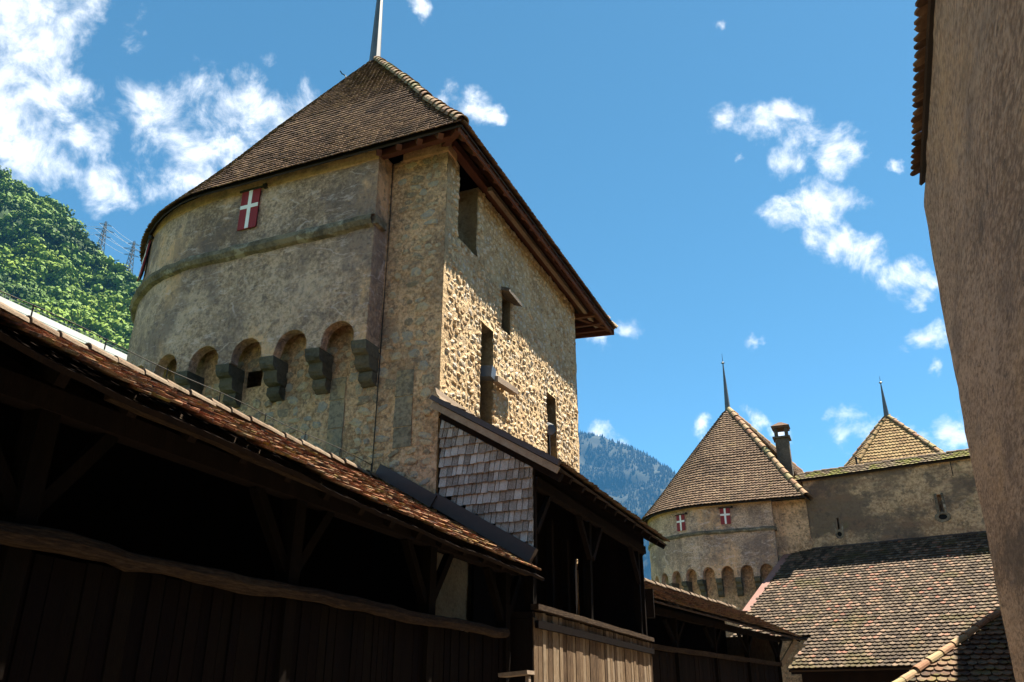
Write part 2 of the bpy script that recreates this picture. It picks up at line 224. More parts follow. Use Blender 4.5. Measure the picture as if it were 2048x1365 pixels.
# ------------------------------------------------------------------ mesh helpers
class MB:
    def __init__(s): s.v = []; s.f = []
    def add(s, vs, fs):
        b = len(s.v); s.v += [tuple(v) for v in vs]; s.f += [tuple(i + b for i in f) for f in fs]; return s
    def box(s, c, size, rz=0.0, rx=0.0, ry=0.0):
        m = Matrix.Rotation(rz, 3, 'Z') @ Matrix.Rotation(ry, 3, 'Y') @ Matrix.Rotation(rx, 3, 'X')
        vs = [Vector(c) + m @ Vector((x * size[0] / 2, y * size[1] / 2, z * size[2] / 2)) for x in (-1, 1) for y in (-1, 1) for z in (-1, 1)]
        return s.add(vs, [(0, 1, 3, 2), (4, 6, 7, 5), (0, 4, 5, 1), (2, 3, 7, 6), (0, 2, 6, 4), (1, 5, 7, 3)])
    def beam(s, a, b, w, h, up=(0, 0, 1), seg=1, wob=0.0):
        a = Vector(a); b = Vector(b); d = (b - a).normalized()
        sd = d.cross(Vector(up)); sd = sd.normalized() if sd.length > 1e-4 else Vector((1, 0, 0))
        u2 = sd.cross(d); rings = []
        for i in range(seg + 1):
            p = a.lerp(b, i / seg)
            if wob:
                p = p + u2 * wob * noise.noise(p * 1.3) + sd * wob * .6 * noise.noise(p * 1.7 + Vector((9, 0, 0)))
            k = 1 + (wob * 2.2 * noise.noise(p * 2.1 + Vector((0, 5, 3))) if wob else 0)
            rings.append([p + sd * (x * w * k / 2) + u2 * (z * h * k / 2) for x, z in ((-1, -1), (1, -1), (1, 1), (-1, 1))])
        vs = [v for r_ in rings for v in r_]; fs = [(3, 2, 1, 0), tuple(len(vs) - 4 + i for i in range(4))]
        for i in range(seg):
            for j in range(4):
                fs.append((i * 4 + j, i * 4 + (j + 1) % 4, i * 4 + 4 + (j + 1) % 4, i * 4 + 4 + j))
        return s.add(vs, fs)
    def tube(s, pts, rad, n=6):
        rings = []
        for i, p in enumerate(pts):
            p = Vector(p); q = Vector(pts[min(i + 1, len(pts) - 1)]); o = Vector(pts[max(i - 1, 0)])
            d = (q - o).normalized(); a = d.cross(Vector((0, 0, 1)))
            a = a.normalized() if a.length > 1e-3 else Vector((1, 0, 0)); b = d.cross(a)
            r_ = rad[i] if isinstance(rad, (list, tuple)) else rad
            rings.append([p + a * math.cos(2 * math.pi * k / n) * r_ + b * math.sin(2 * math.pi * k / n) * r_ for k in range(n)])
        vs = [v for g in rings for v in g]; fs = [tuple(range(n))[::-1], tuple(len(vs) - n + k for k in range(n))]
        for i in range(len(rings) - 1):
            for k in range(n): fs.append((i * n + k, i * n + (k + 1) % n, (i + 1) * n + (k + 1) % n, (i + 1) * n + k))
        return s.add(vs, fs)
    def prism(s, poly, axis, lo, hi):
        """polygon extruded along x (poly in y,z), y (poly in x,z) or z (poly in x,y)"""
        def P(a, b, t): return {'x': (t, a, b), 'y': (a, t, b), 'z': (a, b, t)}[axis]
        n = len(poly); vs = [P(a, b, lo) for a, b in poly] + [P(a, b, hi) for a, b in poly]
        fs = [tuple(range(n))[::-1], tuple(range(n, 2 * n))] + [(i, (i + 1) % n, n + (i + 1) % n, n + i) for i in range(n)]
        return s.add(vs, fs)
    def build(s, name, m, parent=None, smooth_=False):
        me = bpy.data.meshes.new(name); me.from_pydata(s.v, [], s.f); me.update()
        if smooth_: me.polygons.foreach_set('use_smooth', [True] * len(me.polygons))
        return link(name, me, m, parent)
def link(name, me, m, parent=None):
    if m and not me.materials: me.materials.append(MT[m])
    o = bpy.data.objects.new(name, me); col.objects.link(o)
    if parent: o.parent = parent; o.matrix_parent_inverse = parent_inv(parent)
    return o
def parent_inv(p):
    return Matrix.Translation(-p.location) if p.type == 'EMPTY' else Matrix.Identity(4)
def thing(name, label, cat, loc, group=None):
    o = bpy.data.objects.new(name, None); col.objects.link(o); o.location = loc
    o['label'] = label; o['category'] = cat
    if group: o['group'] = group
    return o
def tag(o, label=None, cat=None, group=None, kind=None):
    if label: o['label'] = label
    if cat: o['category'] = cat
    if group: o['group'] = group
    if kind: o['kind'] = kind
    return o

def fr(p, sc, amp, oct_=4):
    return amp * noise.fractal(Vector(p) * sc, 0.9, 2.0, oct_)

def template(verts, faces, name, m):
    """a small mesh shared by alike pieces, and its arrays for joining"""
    me = bpy.data.meshes.new(name); me.from_pydata(verts, [], faces); me.update(); me.materials.append(MT[m])
    return me, np.array(verts, float), faces
def score_of(mats):
    M = np.array([np.array(m) for m in mats]); p = M[:, :3, 3]; n = M[:, :3, 2]
    n = n / np.linalg.norm(n, axis=1, keepdims=True)
    dep = p @ np.array(FWD); dep_ = np.maximum(dep, .1)
    px = 1024 + FPX * (p @ np.array(RGT)) / dep_; py = 682 - FPX * (p @ np.array(UPV)) / dep_
    dist = np.linalg.norm(p, axis=1)
    face = -(n * p).sum(1) / dist
    size = np.linalg.norm(M[:, :3, 0], axis=1) * np.linalg.norm(M[:, :3, 1], axis=1)
    ok = (dep > .5) & (px > -20) & (px < 2068) & (py > -20) & (py < 1385) & (face > 0.01)
    return np.where(ok, size * (face + .02) / dep_ ** 2, -1)
def pieces(name, mats, tpls, parent, cap=300, hidden=None):
    """the pieces that show largest become objects of their own, the rest one joined mesh"""
    if not mats: return
    sc = score_of(mats)
    if hidden is not None: sc = np.where([hidden(m.translation) for m in mats], -1, sc)
    order = np.argsort(-sc)
    own = [i for i in order[:cap] if sc[i] > 0]; ownset = set(own)
    pick = [rng.integers(len(tpls)) for _ in mats]
    for i in own:
        o = bpy.data.objects.new(name, tpls[pick[i]][0]); col.objects.link(o)
        o.parent = parent; o.matrix_parent_inverse = parent_inv(parent); o.matrix_basis = mats[i]
    V, lt, li = [], [], []; base = 0
    for t in range(len(tpls)):
        idx = [i for i in range(len(mats)) if i not in ownset and pick[i] == t]
        if not idx: continue
        me, v, fs = tpls[t]
        M = np.array([np.array(mats[i]) for i in idx])
        w = np.einsum('mij,nj->mni', M[:, :3, :3], v) + M[:, None, :3, 3]
        nv = len(v); flat = np.array([k for f in fs for k in f]); tot = np.array([len(f) for f in fs])
        V.append(w.reshape(-1, 3)); lt.append(np.tile(tot, len(idx)))
        li.append((flat[None, :] + (np.arange(len(idx)) * nv)[:, None] + base).ravel()); base += nv * len(idx)
    if V: return join_arrays(name + '_field', np.concatenate(V), np.concatenate(li), np.concatenate(lt), tpls[0][0].materials[0], parent)
def join_arrays(name, V, li, lt, material, parent=None, tint=None):
    me = bpy.data.meshes.new(name); me.vertices.add(len(V)); me.vertices.foreach_set('co', V.astype(np.float32).ravel())
    me.loops.add(len(li)); me.loops.foreach_set('vertex_index', li.astype(np.int32))
    me.polygons.add(len(lt)); me.polygons.foreach_set('loop_start', np.concatenate([[0], np.cumsum(lt)[:-1]]).astype(np.int32))
    me.update(calc_edges=True); me.polygons.foreach_set('use_smooth', np.zeros(len(lt), bool))
    if tint is not None:
        a = me.attributes.new('tint', 'FLOAT', 'POINT'); a.data.foreach_set('value', tint.astype(np.float32))
    me.materials.append(material)
    o = bpy.data.objects.new(name, me); col.objects.link(o); o['kind'] = 'stuff'
    if parent: o.parent = parent; o.matrix_parent_inverse = parent_inv(parent)
    return o
def frame(o, x, y, z, sx=1, sy=1, sz=1):
    m = Matrix.Identity(4)
    for i in range(3):
        m[i][0] = x[i] * sx; m[i][1] = y[i] * sy; m[i][2] = z[i] * sz; m[i][3] = o[i]
    return m

# flat clay tile with a rounded tail: unit width, unit visible length, real thickness
def tile_template(name, m, w, e, th=.026, lift=.07, point=.5, chip=0, curl=.0):
    L = e * 1.5; out = []
    n = 5
    for k in range(n + 1):
        a = math.pi * (1 + k / n); out.append([w * .485 * math.cos(a), w * point * (1 + math.sin(a))])
    out = [[w * .485 * math.cos(math.pi + math.pi * k / n), w * point * (1 + math.sin(math.pi + math.pi * k / n))] for k in range(n + 1)]
    if chip == 1: out[1][1] += .03; out[2][1] += .025
    if chip == 2: out[n - 1][1] += .04
    out += [[w * .485, L], [-w * .485, L]]
    z = lambda y, x: lift * (1 - y / L) + curl * (x / w) ** 2
    vs = [(x, y, z(y, x) + th) for x, y in out] + [(x, y, z(y, x)) for x, y in out]
    N = len(out); fs = [tuple(range(N)), tuple(range(2 * N - 1, N - 1, -1))] + [(i, N + i, N + (i + 1) % N, (i + 1) % N) for i in range(N)]
    return template(vs, fs, name, m)
def tiles_for(name, m, w, e, **k):
    return [tile_template(name, m, w, e, chip=c, **k) for c in (0, 0, 1, 2)]
# half-round cap tile, running along +y, arching over x
def cap_template(name, m, r, L, th=.02, taper=.82):
    vs = []; n = 7
    for (y, k) in ((0, 1.0), (L, taper)):
        for rr in (r, r - th):
            for i in range(n + 1):
                a = math.pi * i / n; vs.append((rr * k * math.cos(a), y, rr * k * math.sin(a) + (0.02 if y == 0 else 0)))
    N = n + 1; fs = []
    for i in range(n):
        fs += [(i, i + 1, 2 * N + i + 1, 2 * N + i), (N + i, 3 * N + i, 3 * N + i + 1, N + i + 1), (i, N + i, N + i + 1, i + 1), (2 * N + i, 2 * N + i + 1, 3 * N + i + 1, 3 * N + i)]
    return template(vs, fs, name, m)
def cap_line(name, a, b, step, r, m, parent, cap=300, jit=.012, curve=None):
    """half-round caps laid end to end from a to b, or along curve(t)"""
    a = Vector(a); b = Vector(b); f = curve or (lambda t: a.lerp(b, t))
    L = sum((f((i + 1) / 24) - f(i / 24)).length for i in range(24)); n = max(1, int(L / step))
    tp = [cap_template(name, m, r, step * 1.22), cap_template(name, m, r * .96, step * 1.18)]
    mats = []
    for i in range(n):
        d = (f(min(1, (i + 1) / n)) - f(i / n)).normalized(); x = d.cross(Vector((0, 0, 1))).normalized(); z = x.cross(d)
        p = f(i / n) + Vector([random.uniform(-jit, jit) for _ in range(3)])
        rot = Matrix.Rotation(random.uniform(-.05, .05), 3, z)
        mats.append(frame(p, rot @ x, rot @ d, z))
    pieces(name, mats, tp, parent, cap)
# rough stones: low irregular domes with unit footprint
def stone_templates(name, m, k=6, flat=.75):
    out = []
    for _ in range(k):
        n = random.choice((7, 8, 9)); vs = []; ang = [2 * math.pi * (i + random.uniform(-.25, .25)) / n for i in range(n)]
        rad = [random.uniform(.34, .58) for _ in range(n)]
        sq = lambda a: 1 / max(abs(math.cos(a)), abs(math.sin(a))) ** .55
        for i in range(n): vs.append((rad[i] * sq(ang[i]) * math.cos(ang[i]), rad[i] * sq(ang[i]) * math.sin(ang[i]), -.5))
        for i in range(n):
            q = random.uniform(.55, .92); vs.append((vs[i][0] * q, vs[i][1] * q, random.uniform(.2, 1.0) * flat))
        vs.append((random.uniform(-.12, .12), random.uniform(-.12, .12), random.uniform(.8, 1.05)))
        fs = []
        for i in range(n):
            j = (i + 1) % n; fs += [(i, j, n + j, n + i), (n + i, n + j, 2 * n)]
        out.append(template(vs, fs, name, m))
    return out
def scatter_stones(surf, W, z0, z1, hr, wr, pr, holes=(), gap=.9, drop=0.0):
    """courses of rough stones; surf(s, z) gives point, tangent, normal"""
    mats = []; z = z0
    while z < z1:
        h = random.uniform(*hr); s = random.uniform(-.2, 0)
        while s < W:
            w = random.uniform(*wr); hh = h * random.uniform(.75, 1.1); sc, zc = s + w / 2, z + h / 2 + random.uniform(-.03, .03)
            s += w
            if sc - w / 2 < .02 or sc + w / 2 > W - .02 or random.random() < drop: continue
            if any(sc + w * .42 > a and sc - w * .42 < c and zc + hh * .4 > b and zc - hh * .4 < d for a, b, c, d in holes): continue
            p, t, n = surf(sc, zc); t = Vector(t); n = Vector(n)
            rot = Matrix.Rotation(random.uniform(-.5, .5), 3, n) @ Matrix.Rotation(random.uniform(-.16, .16), 3, t); up = rot @ n.cross(t)
            mats.append(frame(p, rot @ t, up, n, w * gap, hh * gap, random.uniform(*pr)))
        z += h
    return mats
def wall_grid(mb, O, u, n, W, z0, z1, holes=(), step=.22, amp=.02, sc=1.6, back=True):
    """upright wall sheet from O along u with rectangular openings (s0, z0, s1, z1, depth); O.z is ignored"""
    u = Vector(u); n = Vector(n)
    def lines(a, b, extra):
        k = sorted(set([round(x, 4) for x in [a, b] + [e for e in extra if a < e < b]])); out = []
        for i in range(len(k) - 1):
            m = max(1, int(round((k[i + 1] - k[i]) / step)))
            out += [k[i] + (k[i + 1] - k[i]) * j / m for j in range(m)]
        return out + [k[-1]]
    S = lines(0, W, [h[0] for h in holes] + [h[2] for h in holes]); Z = lines(z0, z1, [h[1] for h in holes] + [h[3] for h in holes])
    idx = {}; base = len(mb.v)
    for i, s in enumerate(S):
        for j, z in enumerate(Z):
            p = Vector((O[0], O[1], 0)) + u * s + Vector((0, 0, z))
            mb.v.append(tuple(p + n * fr(p, sc, amp))); idx[i, j] = len(mb.v) - 1
    def inside(s, z): return next((h for h in holes if h[0] < s < h[2] and h[1] < z < h[3]), None)
    hole = {}
    for i in range(len(S) - 1):
        for j in range(len(Z) - 1):
            h = inside((S[i] + S[i + 1]) / 2, (Z[j] + Z[j + 1]) / 2); hole[i, j] = h
            if not h: mb.f.append((idx[i, j], idx[i + 1, j], idx[i + 1, j + 1], idx[i, j + 1]))
    bk = {}
    def B(i, j, d):
        if (i, j) not in bk:
            p = Vector((O[0], O[1], 0)) + u * S[i] + Vector((0, 0, Z[j])) - n * d; mb.v.append(tuple(p)); bk[i, j] = len(mb.v) - 1
        return bk[i, j]
    for (i, j), h in hole.items():
        if not h: continue
        for di, dj, e in ((-1, 0, ((i, j), (i, j + 1))), (1, 0, ((i + 1, j + 1), (i + 1, j))), (0, -1, ((i + 1, j), (i, j))), (0, 1, ((i, j + 1), (i + 1, j + 1)))):
            nb = hole.get((i + di, j + dj), 'out')
            if nb is None: mb.f.append((idx[e[0]], idx[e[1]], B(*e[1], h[4]), B(*e[0], h[4])))
        if back and (len(h) < 6 or h[5]): mb.f.append((B(i, j, h[4]), B(i + 1, j, h[4]), B(i + 1, j + 1, h[4]), B(i, j + 1, h[4])))
    return mb
def plane_tiles(P0, d, L, up, slope, w, e, jit=.006, keep=None, wave=None, rotj=.02, lapj=.0):
    """rows of tiles on a plane: P0 eave corner, d along the eave, up the slope"""
    P0 = Vector(P0); d = Vector(d).normalized(); up = Vector(up).normalized(); n = d.cross(up)
    if n.z < 0: n = -n; d_ = -d
    else: d_ = d
    mats = []; rows = int(slope / e)
    for r_ in range(rows):
        k = int(L / w)
        for i in range(k + 1):
            s = (i + .5 * (r_ % 2)) * w; t = r_ * e + random.uniform(-lapj, lapj)
            if keep and not keep(s, t + e * .5): continue
            p = P0 + d * (s + random.uniform(-jit, jit)) + up * (t + random.uniform(-jit, jit)) + n * random.uniform(0, jit * 1.5)
            if wave: p = p + n * wave(s, t)
            rot = Matrix.Rotation(random.uniform(-rotj, rotj), 3, n) @ Matrix.Rotation(random.uniform(-rotj, rotj), 3, up)
            mats.append(frame(p, rot @ d_, rot @ up, rot @ n))
    return mats
GZ = -1.65   # court floor

# ------------------------------------------------------------------ ground
g = MB(); g.add([(-14, -8, GZ + .01), (14, -8, GZ + .01), (14, 44, GZ + .01), (-14, 44, GZ + .01)], [(0, 1, 2, 3)])
tag(g.build('court_paving', 'ground'), kind='structure')
g = MB(); g.add([(-6500, -3000, GZ), (6500, -3000, GZ), (6500, 9800, GZ), (-6500, 9800, GZ)], [(0, 1, 2, 3)])
tag(g.build('ground', 'meadow'), kind='structure')

# ------------------------------------------------------------------ horseshoe towers
def arc_path(xr, yf, xa, yc, rad, step, yb=None):
    """plan line: straight front from xr to xa at yf, half circle, straight back; list of (point, tangent, normal, s)"""
    out = []; s = 0
    n = max(1, int((xr - xa) / step))
    for i in range(n): out.append((Vector((xr + (xa - xr) * i / n, yf, 0)), Vector((-1, 0, 0)), Vector((0, -1, 0))))
    m = max(8, int(math.pi * rad / step))
    for i in range(m + 1):
        a = -math.pi / 2 - math.pi * i / m
        out.append((Vector((xa + rad * math.cos(a), yc + rad * math.sin(a), 0)), Vector((math.sin(a), -math.cos(a), 0)), Vector((math.cos(a), math.sin(a), 0))))
    for i in range(1, n + 1): out.append((Vector((xa + (xr - xa) * i / n, yc + rad, 0)), Vector((1, 0, 0)), Vector((0, 1, 0))))
    res = []
    for i, (p, t, nn_) in enumerate(out):
        if i: s += (p - out[i - 1][0]).length
        res.append((p, t, nn_, s))
    return res
def path_at(path, s):
    for i in range(len(path) - 1):
        if path[i + 1][3] >= s:
            k = (s - path[i][3]) / max(1e-6, path[i + 1][3] - path[i][3])
            return path[i][0].lerp(path[i + 1][0], k), path[i][1].lerp(path[i + 1][1], k).normalized(), path[i][2].lerp(path[i + 1][2], k).normalized()
    return path[-1][:3]

def corbel_unit(w, proj, h, mb_list):
    """three stacked blocks with rounded noses, each deeper than the one below; local y outward, z up from 0"""
    hs = h / 3
    for k in range(3):
        o = proj * (.40, .70, 1.0)[k]; z0 = k * hs + .006; z1 = (k + 1) * hs - .006
        prof = [(-.25, z0), (o - hs * .62, z0)]
        for i in range(6):
            a = -math.pi / 2 + math.pi / 2 * i / 5
            prof.append((o - hs * .62 + hs * .62 * math.cos(a), z0 + hs * .62 + hs * .62 * math.sin(a)))
        prof += [(o, z1), (-.25, z1)]
        mb = MB(); ww = w * (.92, .96, 1.0)[k]; mb.prism(prof, 'x', -ww / 2, ww / 2); mb_list.append(mb)

def shutter(parent, p, t, n, w, h, name='shutter', ajar=0.0):
    """red board shutter with a white cross, hung from an iron bar"""
    t = Vector(t); n = Vector(n); z = Vector((0, 0, 1)); p = Vector(p)
    tilt = (z * math.cos(ajar) - n * math.sin(ajar)); nn_ = (n * math.cos(ajar) + z * math.sin(ajar))
    def slab(mb, a0, a1, b0, b1, c0, c1):
        vs = [p + t * a + tilt * (b - h / 2) + z * (h / 2) + nn_ * c for a in (a0, a1) for b in (b0, b1) for c in (c0, c1)]
        mb.add(vs, [(0, 1, 3, 2), (4, 6, 7, 5), (0, 4, 5, 1), (2, 3, 7, 6), (0, 2, 6, 4), (1, 5, 7, 3)])
    sh = None
    mb = MB(); k = 3
    slab(mb, -w / 2, w / 2, -h / 2, h / 2, .03, .062)
    sh = mb.build(name, 'red_paint', parent); sh['label'] = 'red shutter with a white cross'
    c = MB(); bar = w * .19
    slab(c, -bar / 2, bar / 2, -h / 2 + .005, h / 2 - .005, .064, .070); c.build('cross_upright', 'white_paint', sh)
    c = MB(); slab(c, -w / 2 + .005, w / 2 - .005, h * .03, h * .03 + bar, .0655, .0715); c.build('cross_arm', 'white_paint', sh)
    b = MB(); b.tube([p + t * (-w * .62) + z * (h * .52) + n * .07, p + t * (w * .72) + z * (h * .52) + n * .07], .03); b.build('hinge_bar', 'iron', sh)
    b = MB(); e = p + t * (w * .75) + z * (h * .53) + n * .05; b.box(e, (.1, .1, .1)); b.build('bracket', 'iron', sh)
    # black slab behind the board paints the darkness of a window
    o = MB(); slab(o, -w * .46, w * .46, -h * .48, h * .48, -.02, .012); o.build('opening', 'black', sh)
    return sh

def tower(cfg, T):
    """walls, corbelled storey and shutters of one horseshoe tower"""
    c = cfg; xr, yf, xa, yc, rb, pj = c['xr'], c['yf'], c['xa'], c['yc'], c['rb'], c['proj']
    xh = c['xh']; rh = rb + pj
    # body: curved shell behind and below the corbels
    bp = arc_path(xa + .001, yf, xa, yc, rb, c['step'])
    mb = MB(); Z = np.linspace(GZ, c['ztop'] - .05, int((c['ztop'] - GZ) / (c['step'] * 1.6)))
    for (p, t, n, s) in bp:
        for z in Z:
            q = p + Vector((0, 0, z)); mb.v.append(tuple(q + n * fr(q, 1.5, .02)))
    m = len(Z)
    for i in range(len(bp) - 1):
        for j in range(m - 1): mb.f.append((i * m + j, i * m + j + 1, (i + 1) * m + j + 1, (i + 1) * m + j))
    mb.build('curved_wall', 'front_mortar', T, True)
    # straight front of the body
    mb = MB(); wall_grid(mb, (xa, yf), (1, 0, 0), (0, -1, 0), xr - xa, GZ, c['zpillar'], c.get('front_holes', ()), c['step'], .022)
    mb.build('front_wall', 'front_mortar', T, True)
    # corbelled storey
    hp = arc_path(xh, yf - pj, xa, yc, rh, c['step'] * .5)
    total = hp[-1][3]; pitch, aw = c['pitch'], c['archw']; s0 = c['s0']
    arches = []; k = 0
    while s0 + k * pitch + aw < total - .3: arches.append((s0 + k * pitch, s0 + k * pitch + aw)); k += 1
    def zb(s):
        for a, b in arches:
            if a < s < b:
                x = (s - (a + b) / 2) / ((b - a) / 2); return c['zspring'] + (c['zarch'] - c['zspring']) * math.sqrt(max(0, 1 - x * x))
        return c['zfoot']
    # sample the line with every arch edge on it
    Ss = sorted(set([round(x, 3) for x in list(np.arange(0, total, c['step'] * .8)) + [total] + [v for a, b in arches for v in
             [a + .001, b - .001] + [a + (b - a) * (.5 - .5 * math.cos(math.pi * q / 10)) for q in range(1, 10)] + [a, b]]]))
    rows = 16; mb = MB(); inn = []
    for s in Ss:
        p, t, n = path_at(hp, s); b_ = zb(s)
        for j in range(rows + 1):
            z = b_ + (c['ztop'] - b_) * j / rows; q = p + Vector((0, 0, z))
            mb.v.append(tuple(q + n * (fr(q, 1.1, .022) + fr(q, 3.5, .008))))
        q = p + Vector((0, 0, b_)) - n * c['lip']; mb.v.append(tuple(q))
        q = p + Vector((0, 0, c['ztop'])) - n * c['lip']; mb.v.append(tuple(q))
    K = rows + 3
    for i in range(len(Ss) - 1):
        a, b = i * K, (i + 1) * K
        for j in range(rows): mb.f.append((a + j, a + j + 1, b + j + 1, b + j))
        mb.f += [(a, b, b + rows + 1, a + rows + 1), (a + rows + 1, b + rows + 1, b + rows + 2, a + rows + 2)]
    st = mb.build('corbelled_storey', 'plaster', T, False)
    # right end of the storey
    mb = MB(); wall_grid(mb, (xh, yf - pj - .012), (0, 1, 0), (1, 0, 0), pj + .05, c['zfoot'], c['ztop'], (), .2, .015)
    mb.build('storey_end_wall', 'plaster', T)
    # weathered moulding
    mb = MB(); prof = [(0, -.10), (.07, -.08), (.11, -.02), (.10, .05), (.04, .10), (0, .12)]
    sp = list(np.arange(0, total, c['step'] * .7)); N = len(prof)
    for s in sp:
        p, t, n = path_at(hp, s)
        for o_, dz in prof:
            q = p + n * (o_ * c['mould'] - .005) + Vector((0, 0, c['zstring'] + dz * c['mould']))
            mb.v.append(tuple(q + n * fr(q, 3, .03) + Vector((0, 0, fr(q + Vector((4, 4, 4)), 1.8, .03)))))
    for i in range(len(sp) - 1):
        for j in range(N - 1): mb.f.append((i * N + j, i * N + j + 1, (i + 1) * N + j + 1, (i + 1) * N + j))
    mb.box((xh + .03, yf - pj + .16, c['zstring']), (.14, .42, .2))
    mb.build('string_course', 'moulding', T)
    # lime band under the eaves
    mb = MB(); sp = list(np.arange(0, total, .3))
    for s in sp:
        p, t, n = path_at(hp, s)
        for o_, z in ((-.02, c['ztop'] - c['bandh']), (.03, c['ztop'] - c['bandh'] + .02), (.035, c['ztop'] + .02), (-.02, c['ztop'] + .03)):
            q = p + n * o_ + Vector((0, 0, z)); mb.v.append(tuple(q + n * fr(q, 2.5, .015) + Vector((0, 0, fr(q, 1.2, .03)))))
    for i in range(len(sp) - 1):
        for j in range(3): mb.f.append((i * 4 + j, i * 4 + j + 1, (i + 1) * 4 + j + 1, (i + 1) * 4 + j))
    mb.build('wall_plate_band', 'band', T)
    # corbels
    edges = [-.02] + [(arches[i][1] + arches[i + 1][0]) / 2 for i in range(len(arches) - 1)]
    edges = [arches[0][0] - (pitch - aw) / 2] + edges[1:]
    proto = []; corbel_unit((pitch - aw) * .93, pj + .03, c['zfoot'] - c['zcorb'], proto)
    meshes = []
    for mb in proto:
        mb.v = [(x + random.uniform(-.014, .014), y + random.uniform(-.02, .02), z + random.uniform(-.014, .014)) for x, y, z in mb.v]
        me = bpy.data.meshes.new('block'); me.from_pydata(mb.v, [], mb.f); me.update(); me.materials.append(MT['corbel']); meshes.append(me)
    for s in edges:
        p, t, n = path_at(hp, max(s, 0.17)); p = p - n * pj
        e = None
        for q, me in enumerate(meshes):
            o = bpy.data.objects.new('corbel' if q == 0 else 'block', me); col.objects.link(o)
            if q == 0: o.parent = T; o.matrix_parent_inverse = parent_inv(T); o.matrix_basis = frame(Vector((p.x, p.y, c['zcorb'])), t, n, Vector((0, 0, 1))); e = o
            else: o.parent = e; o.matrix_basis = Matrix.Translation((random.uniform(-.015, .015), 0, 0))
    return bp, hp, arches

def roof(cfg, T, outline, right, apex, w, e, m, cap=300, hipm='ridge_tile', flare=.022, lift=.07, hidden=None, rr=.13, hipstep=.36):
    """tiled roof rising from an eaves line to one point; outline = swept part, right = straight right side"""
    A = Vector(apex); rf = None
    def surf(E, t):
        p = E.lerp(A, t); z = E.z + (A.z - E.z) * (t - flare * math.sin(math.pi * min(1, t * 2.2)) * .5); return Vector((p.x, p.y, z))
    mb = MB(); K = 14; lines_ = [outline, right]
    for ln in lines_:
        b = len(mb.v)
        for E in ln:
            for k in range(K + 1):
                q = surf(E, .004 + (.985 - .004) * k / K); mb.v.append(tuple(q - Vector((0, 0, .05))))
                mb.v.append(tuple(q - Vector((0, 0, .11))))
        K2 = 2 * (K + 1)
        for i in range(len(ln) - 1):
            for k in range(K):
                for f in (0, 1):
                    mb.f.append((b + i * K2 + 2 * k + f, b + i * K2 + 2 * k + 2 + f, b + (i + 1) * K2 + 2 * k + 2 + f, b + (i + 1) * K2 + 2 * k + f))
            mb.f.append((b + i * K2, b + i * K2 + 1, b + (i + 1) * K2 + 1, b + (i + 1) * K2))
    rf = mb.build('roof', 'deck', T)
    mats = []
    for ln in lines_:
        Lmax = max((surf(E, 1) - E).length for E in ln); rows = int(Lmax / e)
        for r_ in range(rows):
            t = r_ / rows
            if t > .975: break
            P = [surf(E, t) for E in ln]; Q = [surf(E, min(1, t + .03)) for E in ln]
            cum = [0]
            for i in range(len(P) - 1): cum.append(cum[-1] + (P[i + 1] - P[i]).length)
            n = max(1, int(round(cum[-1] / w)))
            j = 0
            for i in range(n + (r_ % 2)):
                s = (i + (.5 if r_ % 2 == 0 else 0)) / n * cum[-1]; s = min(max(s, .001), cum[-1] - .001)
                while j < len(cum) - 2 and cum[j + 1] < s: j += 1
                k = (s - cum[j]) / max(1e-6, cum[j + 1] - cum[j])
                p = P[j].lerp(P[j + 1], k); q = Q[j].lerp(Q[j + 1], k)
                up = (q - p).normalized(); tg = (P[j + 1] - P[j]).normalized(); nn_ = tg.cross(up)
                if nn_.z < 0: tg = -tg; nn_ = -nn_
                nn_.normalize(); tg = up.cross(nn_).normalized()
                up2 = Matrix.Rotation(random.uniform(-.012, .012), 3, nn_) @ up
                mats.append(frame(p + nn_ * random.uniform(-.002, .006) + up * random.uniform(-.009, .009) - up * .06, up2.cross(nn_), up2, nn_, cum[-1] / n / w))
    pieces('tile', mats, tiles_for('tile', m, w, e, point=.32, lift=lift, th=.03), rf, cap, hidden)
    for E in (right[0], right[-1]):
        a = surf(E, 0); d = surf(E, .03)
        cap_line('hip_tile', a, d, hipstep, rr, hipm, rf, curve=lambda t, E=E: surf(E, .985 * t) + Vector((0, 0, .02)))
    return rf, surf

def spire(parent, base, h, r, name='spire'):
    b = Vector(base); mb = MB()
    mb.tube([b + Vector((0, 0, -.35)), b + Vector((0, 0, .05)), b + Vector((0, 0, h))], [r * 1.5, r, r * .12], 8)
    sp = mb.build(name, 'lead', parent)
    mb = MB(); zb = h * .95
    mb.tube([b + Vector((0, 0, zb - r * .5)), b + Vector((0, 0, zb)), b + Vector((0, 0, zb + r * .45))], [r * .15, r * .72, r * .15], 8); mb.build('knob', 'lead', sp)
    mb = MB(); mb.tube([b + Vector((0, 0, h)), b + Vector((0, 0, h * 1.14))], [.018, .008], 5); mb.build('rod', 'iron', sp)
    return sp

# ---------------- the near tower
T1 = thing('stone_tower', 'large round-backed stone tower with brown tiled roof, arched corbels and one bare rubble side', 'tower', (-12, 19.7, GZ))
XR, YF, XA, YC, RB, PJ, XH = -7.88, 15.0, -14.4, 19.75, 4.75, .57, -9.43
ashlars = [(-10.62, -10.22, 5.0, 6.88), (-8.94, -8.50, 5.03, 6.86)]
cfg1 = dict(xr=XR, yf=YF, xa=XA, yc=YC, rb=RB, proj=PJ, xh=XH, step=.22, ztop=12.4, zpillar=12.35, zarch=7.98, zspring=7.55, zfoot=7.42, zcorb=6.5,
            zstring=10.42, pitch=1.245, archw=.86, s0=.32, lip=.26, mould=1.75, bandh=.26,
            front_holes=[(-13.03 - XA, 6.97, -12.60 - XA, 7.38, .5)])
bp1, hp1, arch1 = tower(cfg1, T1)
